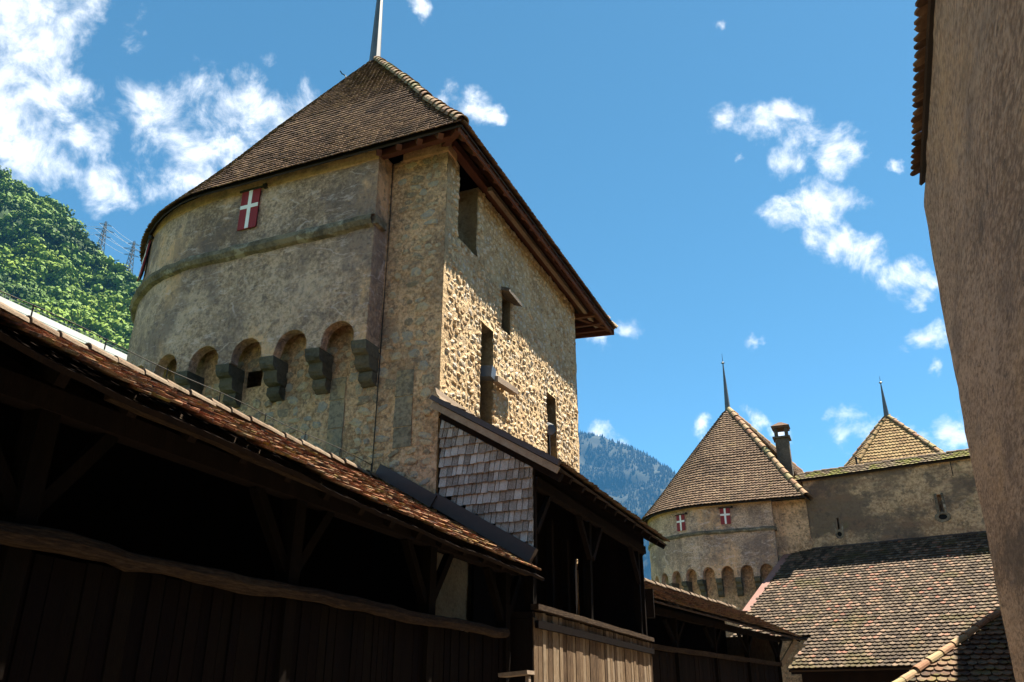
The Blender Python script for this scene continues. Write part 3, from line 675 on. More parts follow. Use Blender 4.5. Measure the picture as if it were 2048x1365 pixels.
# right face: narrow openings and a gap in the battlement by the corner
slits = [(2.06, 6.2, 2.80, 8.72, .55), (3.34, 9.05, 3.92, 10.12, .6), (6.62, 6.55, 7.42, 8.45, .6)]
gapc = (.66, 10.3, 1.72, 12.35, .55, False)
mb = MB(); wall_grid(mb, (XR, YF), (0, 1, 0), (1, 0, 0), 9.5, GZ, 12.35, slits + [gapc], .2, .03, 1.8)
mb.build('rubble_wall', 'mortar', T1, True)
mb = MB(); mb.add([(XR - .55, YF + 1.72, 10.2), (XR - .55, YF + 9.5, 10.2), (XR - .55, YF + 9.5, 12.3), (XR - .55, YF + 1.72, 12.3), (XR, YF + 9.5, 12.35), (XR, YF + 1.72, 12.35)], [(3, 2, 1, 0), (3, 5, 4, 2)])
mb.build('parapet_back', 'mortar', T1)
mb = MB(); wall_grid(mb, (XR, YF + 9.5), (-1, 0, 0), (0, 1, 0), XR - XA, GZ, 12.35, (), .5, .03); mb.build('rear_wall', 'front_mortar', T1)
mb = MB(); mb.add([(XR - .6, YF + .4, 10.15), (XA, YF + .4, 10.15), (XA, YF + 9, 10.15), (XR - .6, YF + 9, 10.15)], [(0, 1, 2, 3)]); mb.build('attic_floor', 'wood_dark', T1)
mb = MB(); mb.box((-8.45, 15.16, 12.45), (1.22, .5, .3), rz=.02).box((-9.0, 15.3, 12.36), (.5, .4, .22)); mb.build('capstone', 'band', T1)
# stones
st = []
st += scatter_stones(lambda s, z: (Vector((XR, YF + s, z)) + Vector((1, 0, 0)) * fr((XR, YF + s, z), 1.8, .03), (0, 1, 0), (1, 0, 0)), 9.5, 3.9, 12.3, (.08, .22), (.09, .36), (.012, .05),
                     [(a - .03, b - .03, c + .03, d + .03) for a, b, c, d in [h[:4] for h in slits + [gapc]]])
for (a, b, c, d) in [h[:4] for h in slits + [gapc]]:
    for s_, z_, n_ in [(a - .11, None, 1), (c + .11, None, 1), (None, b - .08, 0)]:
        for q_ in np.arange(b if n_ else a, (d if n_ else c), .17):
            ss, zz = (s_ + random.uniform(-.03, .03), q_ + .08) if n_ else (q_ + .08, z_ - .02)
            if zz < 12.2: st.append(frame(Vector((XR, YF + ss, zz)), Vector((0, 1, 0)), Vector((0, 0, 1)), Vector((1, 0, 0)), random.uniform(.14, .24), random.uniform(.12, .2), random.uniform(.025, .06)))
side_stones = st
front_st = scatter_stones(lambda s, z: (Vector((-14.4 + s, YF, z)) + Vector((0, -1, 0)) * fr((-14.4 + s, YF, z), 1.6, .022), (1, 0, 0), (0, -1, 0)), 6.5, 3.2, 7.5, (.15, .32), (.18, .50), (.018, .05),
                          [(-13.1 + 14.4, 6.9, -12.5 + 14.4, 7.45)] + [(a + 14.4 - .03, c - .03, b + 14.4 + .03, d + .03) for a, b, c, d in ashlars], drop=.08)
front_st += scatter_stones(lambda s, z: (Vector((-9.4 + s, YF, z)) + Vector((0, -1, 0)) * fr((-9.4 + s, YF, z), 1.6, .022), (1, 0, 0), (0, -1, 0)), 1.52, 7.5, 12.2, (.15, .32), (.18, .5), (.015, .045), drop=.3)
def arcsurf(s, z):
    p, t, n = path_at(bp1, s); return p + Vector((0, 0, z)), -t, n
front_st += scatter_stones(arcsurf, 5, 4.6, 7.5, (.16, .3), (.2, .5), (.012, .03), drop=.25)
pieces('stone', side_stones, stone_templates('stone', 'rubble'), T1, 200)
pieces('flush_stone', front_st, stone_templates('flush_stone', 'front_stone', flat=.9), T1, 100)
for (a, b, z0, z1) in ashlars:
    z = z0
    while z < z1 - .1:
        h = min(random.uniform(.45, .75), z1 - z); mb = MB()
        q = random.uniform(-.02, .02); mb.prism([(a + q, z + .01), (b + q, z + .01), (b - .01, z + h - .01), (a + .01, z + h - .012)], 'y', YF - .02, YF + .1)
        mb.build('ashlar_block', 'ashlar', T1); z += h
# hood over the little opening, timber spout, cable
mb = MB(); a = [(XR - .1, 18.25, 10.15), (XR + .26, 18.2, 10.0), (XR + .30, 19.02, 9.9), (XR - .1, 19.1, 10.08)]
mb.add([Vector(p) + Vector((0, 0, .0)) for p in a] + [Vector(p) + Vector((0, 0, .1)) for p in a], [(3, 2, 1, 0), (4, 5, 6, 7), (0, 1, 5, 4), (1, 2, 6, 5), (2, 3, 7, 6), (3, 0, 4, 7)])
mb.build('hood_stone', 'soot', T1)  # dark colour stands in for the shade on the hood
sp_ = MB(); sp_.beam((XR - .4, 17.42, 7.52), (XR + .16, 17.48, 7.46), .32, .28); spo = sp_.build('spout', 'lead', T1)
sp_ = MB(); sp_.beam((XR + .13, 17.62, 7.36), (XR + .17, 18.82, 7.42), .17, .15); sp_.build('spout_trough', 'wood_pale', spo)
mb = MB(); mb.tube([(XH + .07, YF - .06, 12.3), (XH + .08, YF - .05, 10.6), (XH + .07, YF - .06, 8), (XH + .06, YF - .05, 6.4), (XH + .05, YF - .05, 4.4)], .013); mb.build('lightning_cable', 'iron', T1)
for s, w, h, zc, aj in ((3.73, .56, 1.12, 11.6, 0), (8.30, .52, 1.1, 11.55, .07)):
    p, t, n = path_at(hp1, s); shutter(T1, p + Vector((0, 0, zc)), -t, n, w, h, ajar=aj)
# roof
EZ = 12.25
out1 = [Vector((x, 14.08, EZ)) for x in np.linspace(-7.06, XA, 12)]
ra = YC - 14.08
def eave_r(a):
    k = min(1, abs(a + math.pi / 2) / 0.7); return ra - .22 * k * k * (3 - 2 * k) * (1 if a > -math.pi else max(0, 1 - (-math.pi - a) / 1.2))
out1 += [Vector((XA + eave_r(a) * math.cos(a), YC + eave_r(a) * math.sin(a), EZ)) for a in np.linspace(-math.pi / 2, -3 * math.pi / 2, 40)[1:]]
out1 += [Vector((XA + (-7.06 - XA) * k / 6, YC + ra + (26.5 - YC - ra) * k / 6, EZ)) for k in range(1, 7)]
right1 = [Vector((-7.06, y, EZ)) for y in np.linspace(14.08, 26.5, 10)]
AP1 = (-13.38, 19.75, 20.95)
roof1, surf1 = roof(cfg1, T1, out1, right1, AP1, .165, .255, 'tile_tower', rr=.17, hipstep=.40)
spire(roof1, (-13.40, 19.75, 20.85), 6.2, .20)
mb = MB(); q = surf1(Vector((-16.9, 14.7, EZ)), .84); mb.tube([q, q + Vector((-.05, 0, .25)), q + Vector((-.2, 0, .38)), q + Vector((-.28, 0, .52))], .02, 5); mb.build('roof_hook', 'iron', roof1)
# eaves timbers
for y in np.arange(14.4, 26.4, .62):
    E = Vector((-7.12, y, EZ)); a = surf1(E, .006) - Vector((0, 0, .2)); b = surf1(E, .30) - Vector((0, 0, .2))
    mb = MB(); mb.beam(a, b, .13, .16); mb.build('rafter', 'rafter', roof1)
for x in np.arange(-7.6, -9.4, -.55):
    E = Vector((x, 14.12, EZ)); a = surf1(E, .006) - Vector((0, 0, .2)); b = surf1(E, .2) - Vector((0, 0, .2))
    mb = MB(); mb.beam(a, b, .12, .15); mb.build('rafter', 'rafter', roof1)
mb = MB(); mb.beam((-7.16, 14.12, EZ - .10), (-7.16, 26.45, EZ - .10), .05, .17); mb.build('eaves_board', 'rafter', roof1)
mb = MB(); mb.beam((-7.06, 26.40, EZ - .13), (-9.2, 26.1, EZ - .13), .05, .2); mb.build('eaves_board', 'rafter', roof1)
mb = MB(); mb.beam((XR + .02, 15.1, 12.62), (XR + .02, 26.2, 12.62), .2, .22); mb.build('wall_plate', 'rafter', roof1)
mb = MB(); mb.beam((XR + .30, 16.8, 12.28), (XR + .30, 26.2, 12.28), .12, .12); mb.build('purlin', 'wood_pale', roof1)
for y in (24.9, 25.6, 26.15):
    mb = MB(); mb.beam((-7.2, y, EZ - .05), (-9.5, y - .15, EZ - .05), .13, .15); mb.build('outrigger', 'rafter', roof1)
mb = MB(); mb.beam((-7.2, 26.2, EZ - .02), (-8.3, 24.4, EZ + .02), .14, .15); mb.build('dragon_beam', 'rafter', roof1)
mb = MB(); mb.beam((-9.4, 14.5, EZ + .05), (-7.2, 14.5, EZ + .12), .16, .18); mb.build('wall_plate', 'rafter', roof1)
mb = MB(); mb.beam((-7.2, 14.2, EZ - .02), (-8.6, 15.6, EZ + .5), .15, .17); mb.build('dragon_beam', 'rafter', roof1)
# floodlight standing in the far slit
FL = thing('floodlight', 'small round floodlight on a bracket inside the right-hand slit of the sunlit rubble wall', 'lamp', (XR - .15, 22.0, 7.1))
mb = MB(); mb.tube([(XR - .32, 22.12, 7.62), (XR - .1, 21.95, 7.42), (XR + .02, 21.86, 7.32)], [.10, .16, .17], 10); mb.build('housing', 'steel', FL)
mb = MB(); mb.tube([(XR + .018, 21.862, 7.322), (XR + .03, 21.85, 7.31)], [.15, .15], 10); mb.build('lens', 'glass', FL)
mb = MB(); mb.beam((XR - .1, 22.08, 6.56), (XR - .1, 22.02, 7.35), .05, .05).beam((XR - .2, 22.25, 7.35), (XR - .05, 21.8, 7.3), .04, .04); mb.build('bracket', 'iron', FL)

# ---------------- the far tower, the same kind but farther along the wall
T2 = thing('stone_tower', 'distant round-backed stone tower with steep tiled cone and two red shutters', 'tower', (-7, 50.5, GZ))
X2, Y2, XA2, YC2, R2, P2, XH2 = -2.62, 46.5, -7.4, 50.5, 4.0, .5, -4.33
cfg2 = dict(xr=X2, yf=Y2, xa=XA2, yc=YC2, rb=R2, proj=P2, xh=XH2, step=.4, ztop=10.08, zpillar=10.1, zarch=6.85, zspring=6.45, zfoot=6.25, zcorb=5.35,
            zstring=8.62, pitch=.985, archw=.66, s0=.3, lip=.28, mould=1.0, bandh=.12)
bp2, hp2, arch2 = tower(cfg2, T2)
mb = MB(); wall_grid(mb, (X2, Y2), (0, 1, 0), (1, 0, 0), 8, GZ, 10.1, (), .6, .03); mb.build('side_wall', 'curtain', T2)
for s, w, h, zc in ((2.42, .52, .84, 9.42), (4.92, .52, .86, 9.32)):
    p, t, n = path_at(hp2, s); shutter(T2, p + Vector((0, 0, zc)), -t, n, w, h)
EZ2 = 10.05; ra2 = YC2 - 45.62
out2 = [Vector((x, 45.62, EZ2)) for x in np.linspace(-2.55, XA2, 10)]
out2 += [Vector((XA2 + ra2 * math.cos(a), YC2 + ra2 * math.sin(a), EZ2)) for a in np.linspace(-math.pi / 2, -3 * math.pi / 2, 32)[1:]]
out2 += [Vector((XA2 + (0.0 - XA2) * k / 4, YC2 + ra2 + (56.2 - YC2 - ra2) * k / 4, EZ2)) for k in range(1, 5)]
right2 = [Vector((-2.55 + 2.55 * k / 7, 45.62 + (56.2 - 45.62) * k / 7, EZ2)) for k in range(8)]
roof2, surf2 = roof(cfg2, T2, out2, right2, (-6.62, 50.5, 16.85),   .19, .27, 'tile_far', lift=.105, rr=.2, hipstep=.5)
spire(roof2, (-6.62, 50.5, 16.75), 3.3, .17)
# chimney with its little roof
CX, CY = -3.55, 48.6
mb = MB(); mb.prism([(CX - .36, CY - .36), (CX + .36, CY - .36), (CX + .36, CY + .36), (CX - .36, CY + .36)], 'z', 10.6, 14.0)
ch = mb.build('chimney', 'soot', roof2)
mb = MB(); mb.box((CX, CY, 14.06), (.95, .95, .1)); mb.build('drip_course', 'soot', ch)
for dx in (-.28, .28):
    for dy in (-.28, .28):
        mb = MB(); mb.box((CX + dx, CY + dy, 14.35), (.16, .16, .5)); mb.build('cap_pier', 'soot', ch)
mb = MB(); mb.box((CX, CY, 14.66), (.9, .9, .12)); mb.add([(CX - .5, CY - .5, 14.72), (CX + .5, CY - .5, 14.72), (CX + .5, CY + .5, 14.72), (CX - .5, CY + .5, 14.72), (CX - .08, CY - .08, 15.02), (CX + .08, CY - .08, 15.02), (CX + .08, CY + .08, 15.02), (CX - .08, CY + .08, 15.02)],
     [(0, 1, 5, 4), (1, 2, 6, 5), (2, 3, 7, 6), (3, 0, 4, 7), (4, 5, 6, 7), (3, 2, 1, 0)]); mb.build('cap_roof', 'tile_tower', ch)
mb = MB(); mb.beam((CX + .55, CY - .45, 10.95), (-2.62, 46.4, 10.25), .34, .06); mb.build('flashing', 'flashing', roof2)

# ---------------- pyramid roof of a third tower behind the wall
T3 = thing('stone_tower', 'golden tiled pyramid roof with a thin spire showing over the far wall', 'tower', (2.4, 60, GZ))
A3 = Vector((2.46, 58, 17.55)); cz = 12.2
cor = [Vector((-2.35, 57.2, cz)), Vector((-.9, 54.6, cz)), Vector((6.2, 54.0, cz)), Vector((7.4, 57, cz)), Vector((6.4, 62, cz)), Vector((-1.2, 62, cz))]
mb = MB(); n = len(cor); base = [Vector((c.x * .93 + A3.x * .07, c.y * .93 + A3.y * .07, 0)) for c in cor]
mb.v = [tuple(Vector((b.x, b.y, GZ))) for b in base] + [tuple(Vector((b.x, b.y, cz))) for b in base]
mb.f = [(i, (i + 1) % n, n + (i + 1) % n, n + i) for i in range(n)]; mb.build('wall', 'curtain', T3)
mb = MB(); mb.v = [tuple(c - Vector((0, 0, .06))) for c in cor] + [tuple(A3 - Vector((0, 0, .06)))]; mb.f = [(i, (i + 1) % n, n) for i in range(n)]
roof3 = mb.build('roof', 'deck', T3)
mats = []
for i in (0, 1, 2):
    a, b = cor[i], cor[i + 1]; L = (A3 - (a + b) / 2).length; rows = int(L / .27)
    for r_ in range(rows):
        t = r_ / rows; p0 = a.lerp(A3, t); p1 = b.lerp(A3, t); ln = (p1 - p0).length; k = max(1, int(ln / .2)); up = (A3 - (a + b) / 2).normalized(); d = (p1 - p0).normalized()
        if t > .97: break
        nn_ = d.cross(up).normalized(); up = nn_.cross(d)
        for j in range(k): mats.append(frame(p0 + d * ln * (j + .25 + .5 * (r_ % 2)) / k + nn_ * random.uniform(0, .008), d, up, nn_, ln / k / .2))
pieces('tile', mats, tiles_for('tile', 'tile_gold', .2, .27), roof3, 300)
for i in (0, 1, 2, 3): cap_line('hip_tile', cor[i] + Vector((0, 0, .04)), A3.lerp(cor[i], .03) + Vector((0, 0, .04)), .45, .15, 'tile_gold' if i == 1 else 'ridge_tile', roof3)
spire(roof3, A3 + Vector((0, 0, -.05)), 2.5, .17)
# ------------------------------------------------------------------ near covered gallery on the left
G1 = thing('covered_gallery', 'long covered timber gallery with old mossy red tiles, running along the left side', 'gallery', (-7.3, 7, GZ))
EX, EZ1, RX, RZ = -5.5, 2.27, -9.2, 4.31
up1 = Vector((RX - EX, 0, RZ - EZ1)); sl1 = up1.length; up1.normalize()
Y0, Y1 = -2.0, 14.95
EAVE_Y = [0, 3.6, 4.2, 4.85, 5.8, 6.8, 7.8, 8.4, 9.5, 11, 15]
EAVE_Z = [2.62, 2.57, 2.50, 2.47, 2.445, 2.42, 2.40, 2.36, 2.32, 2.28, 2.28]      # old eaves sag towards the tower
def eave_lift(y): return float(np.interp(y, EAVE_Y, EAVE_Z)) - EZ1 - .05
def wav(s, t):
    y = Y0 + s
    return .035 * noise.noise(Vector((y * .55, t * .6, 3))) + .022 * noise.noise(Vector((y * 1.7, t * 1.5, 8))) + eave_lift(y) * max(0, 1 - t / sl1)
mb = MB(); ny = 60; nt_ = 10; n1v = Vector((0, 1, 0)).cross(up1)
for i in range(ny + 1):
    for j in range(nt_ + 1):
        s = (Y1 - Y0) * i / ny; t = .0 + sl1 * j / nt_; p = Vector((EX, Y0 + s, EZ1)) + up1 * t + n1v * (wav(s, t) - .05)
        mb.v += [tuple(p), tuple(p - n1v * .05)]
for i in range(ny):
    for j in range(nt_):
        for k in (0, 1):
            a = (i * (nt_ + 1) + j) * 2 + k; b = a + (nt_ + 1) * 2; mb.f.append((a, b, b + 2, a + 2))
    a = i * (nt_ + 1) * 2; b = a + (nt_ + 1) * 2; mb.f.append((a, a + 1, b + 1, b))
gr1 = mb.build('roof', 'wood_dark', G1)
mats = plane_tiles((EX, Y0, EZ1), (0, 1, 0), Y1 - Y0 - .1, up1, sl1 - .1, .19, .19, jit=.018, wave=wav, rotj=.06, lapj=.03)
pieces('tile', mats, tiles_for('tile', 'tile_old', .19, .19, th=.022, lift=.046, curl=.035), gr1, 300)
cap_line('ridge_tile', (RX, Y0, RZ + .04), (RX, Y1, RZ + .04), .46, .115, 'ridge_pale', gr1, jit=.015)
mb = MB(); mb.tube([(RX + .05, y, RZ + .30 + .02 * math.sin(y * 2)) for y in np.linspace(Y0, 14.6, 30)], .008, 4); mb.build('lightning_wire', 'iron', gr1)
for y in np.arange(4.2, 14.6, 1.15):
    mb = MB(); mb.tube([(RX + .05, y, RZ + .16), (RX + .05, y, RZ + .32)], .012, 4); mb.build('wire_holder', 'iron', gr1)
for y in np.arange(-1.6, 14.8, .78):
    a = Vector((EX - .1, y, EZ1 - .12 + eave_lift(y))); mb = MB(); mb.beam(a + up1 * .4, a + up1 * (sl1 - .1), .11, .13); mb.build('rafter', 'wood_dark', gr1)
mb = MB(); mb.beam((-5.76, 4.95, 2.475), (-5.76, 8.6, 2.39), .09, .13, seg=8, wob=.02); mb.build('eaves_beam', 'wood_beam', gr1)
mb = MB(); mb.beam((-5.76, 8.62, 2.385), (-5.76, 14.6, 2.27), .09, .12, seg=10, wob=.02); mb.build('eaves_beam', 'wood_beam', gr1)
GX = -6.16
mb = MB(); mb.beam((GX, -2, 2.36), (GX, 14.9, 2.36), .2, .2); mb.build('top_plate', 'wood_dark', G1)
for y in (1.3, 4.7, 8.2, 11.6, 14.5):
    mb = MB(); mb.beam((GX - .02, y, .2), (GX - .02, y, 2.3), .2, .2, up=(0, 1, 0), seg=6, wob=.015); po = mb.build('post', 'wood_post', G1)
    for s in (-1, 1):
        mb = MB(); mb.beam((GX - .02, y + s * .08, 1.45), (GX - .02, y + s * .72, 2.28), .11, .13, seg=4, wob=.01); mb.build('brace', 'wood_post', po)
# hand rail: a crooked log
mb = MB(); pts = []; rad = []
for y in np.arange(0, 14.41, .22):
    z = 1.20 + .05 * noise.noise(Vector((y * .5, 2, 0))) + .025 * noise.noise(Vector((y * 1.7, 7, 0))) + (.05 if y < 5.6 else 0); pts.append((GX + .12, y, z)); rad.append(.085 + .02 * noise.noise(Vector((y * .9, 0, 4))) + .012 * noise.noise(Vector((y * 4.1, 0, 9))))
mb.tube(pts, rad, 8); mb.build('hand_rail', 'wood_beam', G1)
pl = [template([(x, y, z) for x in (-.5, .5) for y in (-.5, .5) for z in (-.5, .5 - k * .03 * (y > 0))], [(0, 1, 3, 2), (4, 6, 7, 5), (0, 4, 5, 1), (2, 3, 7, 6), (0, 2, 6, 4), (1, 5, 7, 3)], 'plank', 'wood_plank') for k in (0, 1, 2)]
pls = [template([(x, y, z) for x in (-.5, .5) for y in (-.5, .5) for z in (-.5, .5 - k * .03 * (y > 0))], [(0, 1, 3, 2), (4, 6, 7, 5), (0, 4, 5, 1), (2, 3, 7, 6), (0, 2, 6, 4), (1, 5, 7, 3)], 'plank', 'wood_sooty') for k in (0, 1, 2)]
pld = [template([(x, y, z) for x in (-.5, .5) for y in (-.5, .5) for z in (-.5, .5)], [(0, 1, 3, 2), (4, 6, 7, 5), (0, 4, 5, 1), (2, 3, 7, 6), (0, 2, 6, 4), (1, 5, 7, 3)], 'plank', 'wood_dark')]
def plank_run(a, b, z0, z1, w, parent, tp, thick=.03, cap=300):
    """upright boards side by side from a to b"""
    a = Vector(a); b = Vector(b); d = (b - a); L = d.length; d.normalize(); n = d.cross(Vector((0, 0, 1))); mats = []; s = 0
    while s < L - .03:
        ww = min(w * random.uniform(.75, 1.2), L - s); h = z1 - z0 + random.uniform(-.02, .02)
        p = a + d * (s + ww / 2) + n * random.uniform(-.012, .012); p.z = (z0 + z1) / 2
        # x = out of the board, y = width, z = height; kept facing out for the size ranking
        mats.append(frame(p, Vector((0, 0, 1)), d, n, h, ww - .014, thick)); s += ww
    tp2 = [(t[0], t[1], t[2]) for t in tp]
    pieces('plank', mats, tp2, parent, cap)
plank_run((GX, 0, 0), (GX, 14.4, 0), -.75, 1.14, .17, G1, pls)
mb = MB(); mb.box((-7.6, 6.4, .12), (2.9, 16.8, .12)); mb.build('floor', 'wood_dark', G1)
mb = MB(); mb.box((-9.3, 6.4, 1.3), (.3, 16.8, 5.9)); mb.build('rear_wall', 'wood_dark', G1)  # dark material paints the shade on this wall
mb = MB(); mb.box((-7.6, -2.1, .9), (3.3, .2, 5.0)); mb.build('end_wall', 'wood_dark', G1)  # unseen end wall, put in to keep light out of the gallery
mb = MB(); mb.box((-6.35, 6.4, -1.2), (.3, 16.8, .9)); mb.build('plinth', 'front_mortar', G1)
mb = MB(); mb.prism([(-9.2, .1), (-7.86, .1), (-7.86, 3.55), (-9.2, 4.3)], 'y', 14.86, 14.93); mb.build('end_boarding', 'wood_dark', G1)  # dark sheet over the tower front, painting the shade under the roof
mb = MB(); mb.beam((-6.02, 14.1, .52), (-5.50, 14.1, .56), .34, .06); lg = mb.build('bracket_shelf', 'wood_pale', G1)
mb = MB(); mb.box((-5.55, 14.1, .1), (.06, .1, .8)); mb.build('bracket_post', 'wood_pale', lg)

# ------------------------------------------------------------------ gallery against the tower
G2 = thing('covered_gallery', 'raised timber gallery with grey shingled end wall and lean-to roof against the tower', 'gallery', (-6.8, 19, GZ))
FX, YA, YB = -5.76, 15.0, 23.35
e2 = Vector((-5.1, 14.66, 4.20)); up2 = Vector((-2.72, 0, 1.66)); sl2 = up2.length; up2.normalize(); n2v = Vector((0, 1, 0)).cross(up2)
mb = MB()
for k in (0, 1):
    for s in (0, 9.08):
        for t in (.05, sl2): mb.v.append(tuple(e2 + Vector((0, s, 0)) + up2 * t - n2v * (.03 + .04 * k)))
mb.f = [(0, 1, 3, 2), (4, 6, 7, 5), (0, 2, 6, 4), (1, 5, 7, 3), (0, 4, 5, 1), (2, 3, 7, 6)]; gr2 = mb.build('roof', 'deck', G2)
mats = plane_tiles(e2, (0, 1, 0), 9.0, up2, sl2 - .1, .18, .2, jit=.014, rotj=.04, wave=lambda s, t: .02 * noise.noise(Vector((s, t, 1))))
pieces('tile', mats, tiles_for('tile', 'tile_brown', .18, .2), gr2, 120)
a = e2 + Vector((0, -.04, -.12)); mb = MB(); mb.beam(a + up2 * .02, a + up2 * (sl2 + .02), .05, .13, up=n2v); mb.build('barge_board', 'wood_pale', gr2)
a = e2 + Vector((0, -.07, .03)); mb = MB(); mb.beam(a - up2 * .02, a + up2 * (sl2 + .02), .10, .10, up=n2v); mb.build('verge_flashing', 'flashing', gr2)
mb = MB(); mb.add([(XR + .09, 14.72, 6.02), (XR + .09, 24.3, 6.02), (XR + .05, 24.3, 6.16), (XR + .05, 14.72, 6.16), (XR + .28, 14.72, 5.78), (XR + .28, 24.3, 5.78)], [(0, 3, 2, 1), (4, 0, 1, 5)]); mb.build('mortar_fillet', 'ridge_pale', gr2)
for y in np.arange(15.6, 23.6, .8):
    a = Vector((-5.2, y, 4.12)); mb = MB(); mb.beam(a, a + up2 * (sl2 - .1), .11, .13); mb.build('rafter', 'wood_dark', gr2)
a = e2 + Vector((0, .3, -.22)); mb = MB(); mb.beam(a + up2 * .1, a + up2 * (sl2 - .05), .14, .16); mb.build('verge_rafter', 'wood_dark', gr2)
# shingled end wall
mb = MB(); mb.prism([(-7.84, 3.4), (-5.74, 2.3), (-5.74, 4.38), (-7.84, 5.62)], 'y', YA, YA + .05); shw = mb.build('shingle_wall', 'wood_dark', G2)
sh_t = []
for k in range(4):
    q = [random.uniform(-.012, .012) for _ in range(4)]
    vs = [(-.5, 0 + q[0] * 4, .095), (.5, q[1] * 4, .095), (.5, 1.35, .006), (-.5, 1.35, .006), (-.5, q[0] * 4, .045), (.5, q[1] * 4, .045), (.5, 1.35, -.006), (-.5, 1.35, -.006)]
    sh_t.append(template(vs, [(0, 1, 2, 3), (7, 6, 5, 4), (0, 4, 5, 1), (1, 5, 6, 2), (2, 6, 7, 3), (3, 7, 4, 0)], 'shingle', 'shingle'))
mats = []; z = 2.45; r_ = 0
while z < 5.4:
    x = -7.82 + random.uniform(0, .06)
    while x < -5.78:
        w = min(random.choice((.10, .12, .14, .17)) * random.uniform(.92, 1.08), -5.755 - x)
        if w > .05:
            xc = x + w / 2; zz = z + (xc + 6.8) * .012 + random.uniform(-.012, .012)
            lo = 4.02 - (xc + 7.84) * .655; hi = 5.68 - (xc + 7.84) * .60
            if zz + .14 > lo and zz + .1 < hi:
                h_ = min(.205, max(.08, (hi - zz) / 1.35))
                mats.append(frame(Vector((xc, YA - .004 - random.uniform(0, .006), zz)), Vector((1, 0, 0)), Vector((0, 0, 1)), Vector((0, -1, 0)), w - .016, h_, 1))
        x += w
    z += .205; r_ += 1
pieces('shingle', mats, sh_t, shw, 300)
mb = MB(); mb.beam((-9.15, 14.87, 4.56), (-7.82, 14.87, 3.78), .16, .26, up=(0, 0, 1)); mb.build('roof_flashing', 'flashing', G2)
mb = MB(); mb.beam((-7.86, 14.90, 3.84), (-5.74, 14.90, 2.60), .14, .28, up=(0, 0, 1)); mb.build('roof_flashing', 'flashing', G2)
mb = MB(); mb.box((FX - .02, YA + .03, 3.45), (.10, .10, 1.9)); mb.build('corner_board', 'wood_dark', G2)
mb = MB(); mb.box((FX - .02, 19.2, 4.33), (.04, 8.3, .44)); mb.build('frieze_board', 'wood_dark', G2)
mb = MB(); mb.prism([(-7.8, 3.9), (-5.72, 3.9), (-5.72, 4.5), (-7.8, 5.75)], 'y', YB - .06, YB); mb.build('gable_board', 'wood_dark', G2)
mb = MB(); mb.box((XR + .13, 20.0, 2.9), (.06, 6.9, 4.6)); mb.build('rear_boarding', 'wood_dark', G2)  # boards added over the tower wall to darken the gallery inside
# posts, plate, rail, boarding
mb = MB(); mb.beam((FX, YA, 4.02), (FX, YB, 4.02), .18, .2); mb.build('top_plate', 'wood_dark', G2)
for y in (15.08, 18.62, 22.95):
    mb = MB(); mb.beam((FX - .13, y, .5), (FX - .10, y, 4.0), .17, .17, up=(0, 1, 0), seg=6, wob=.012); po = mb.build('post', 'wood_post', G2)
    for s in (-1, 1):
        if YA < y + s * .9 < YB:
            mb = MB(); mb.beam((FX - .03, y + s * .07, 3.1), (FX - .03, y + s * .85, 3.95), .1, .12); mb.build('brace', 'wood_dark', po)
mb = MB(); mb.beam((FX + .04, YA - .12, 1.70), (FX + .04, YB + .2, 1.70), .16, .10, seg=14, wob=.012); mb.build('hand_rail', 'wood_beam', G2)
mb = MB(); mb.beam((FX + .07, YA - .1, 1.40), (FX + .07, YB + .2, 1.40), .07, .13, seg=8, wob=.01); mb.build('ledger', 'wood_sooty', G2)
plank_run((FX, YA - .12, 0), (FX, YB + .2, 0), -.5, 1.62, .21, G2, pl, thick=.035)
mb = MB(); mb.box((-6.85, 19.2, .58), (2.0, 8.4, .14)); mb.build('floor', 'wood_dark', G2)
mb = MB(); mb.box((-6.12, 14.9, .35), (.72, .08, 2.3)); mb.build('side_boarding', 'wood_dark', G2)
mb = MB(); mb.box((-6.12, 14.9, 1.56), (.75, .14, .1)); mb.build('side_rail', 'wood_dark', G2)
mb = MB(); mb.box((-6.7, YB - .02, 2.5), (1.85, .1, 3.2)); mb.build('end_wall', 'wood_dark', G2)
mb = MB(); mb.box((-6.8, 19.3, -.6), (1.7, 8.2, 2.1)); mb.build('plinth', 'front_mortar', G2)
dr = MB(); dr.box((XR + .1, 21.6, 2.0), (.07, .95, 2.7)); dro = dr.build('door', 'wood_beam', G2)
for k in range(5):
    mb = MB(); mb.box((XR + .145, 21.22 + k * .19, 2.0), (.02, .17, 2.6)); mb.build('door_board', 'wood_plank', dro)
mb = MB(); mb.box((-6.5, 17.9, 2.2), (.14, .14, 3.4)); mb.build('inner_post', 'wood_dark', G2)
mb = MB(); mb.box((-7.0, 20.4, 2.2), (.14, .14, 3.4)); mb.build('inner_post', 'wood_dark', G2)

# ------------------------------------------------------------------ gallery running on towards the far tower
G3 = thing('covered_gallery', 'lower timber gallery with thin tiled roof leading to the far tower', 'gallery', (-5, 31, GZ))
d3 = Vector((.204, .979, -.018)).normalized(); l3 = Vector((-.979, .204, 0)); E3 = Vector((-5.85, 23.45, 2.80)); L3 = 14.2
up3 = (l3 * 2.7 + Vector((0, 0, 1.28))); sl3 = up3.length; up3.normalize(); n3v = d3.cross(up3)
mb = MB()
for k in (0, 1):
    for s in (0, L3):
        for t in (.05, sl3): mb.v.append(tuple(E3 + d3 * s + up3 * t - n3v * (.03 + .05 * k)))
mb.f = [(0, 1, 3, 2), (4, 6, 7, 5), (0, 2, 6, 4), (1, 5, 7, 3), (0, 4, 5, 1), (2, 3, 7, 6)]; gr3 = mb.build('roof', 'deck', G3)
mats = plane_tiles(E3, d3, L3 - .1, up3, sl3 - .1, .19, .2, jit=.012, rotj=.04, wave=lambda s, t: .03 * noise.noise(Vector((s * .6, t, 1))))
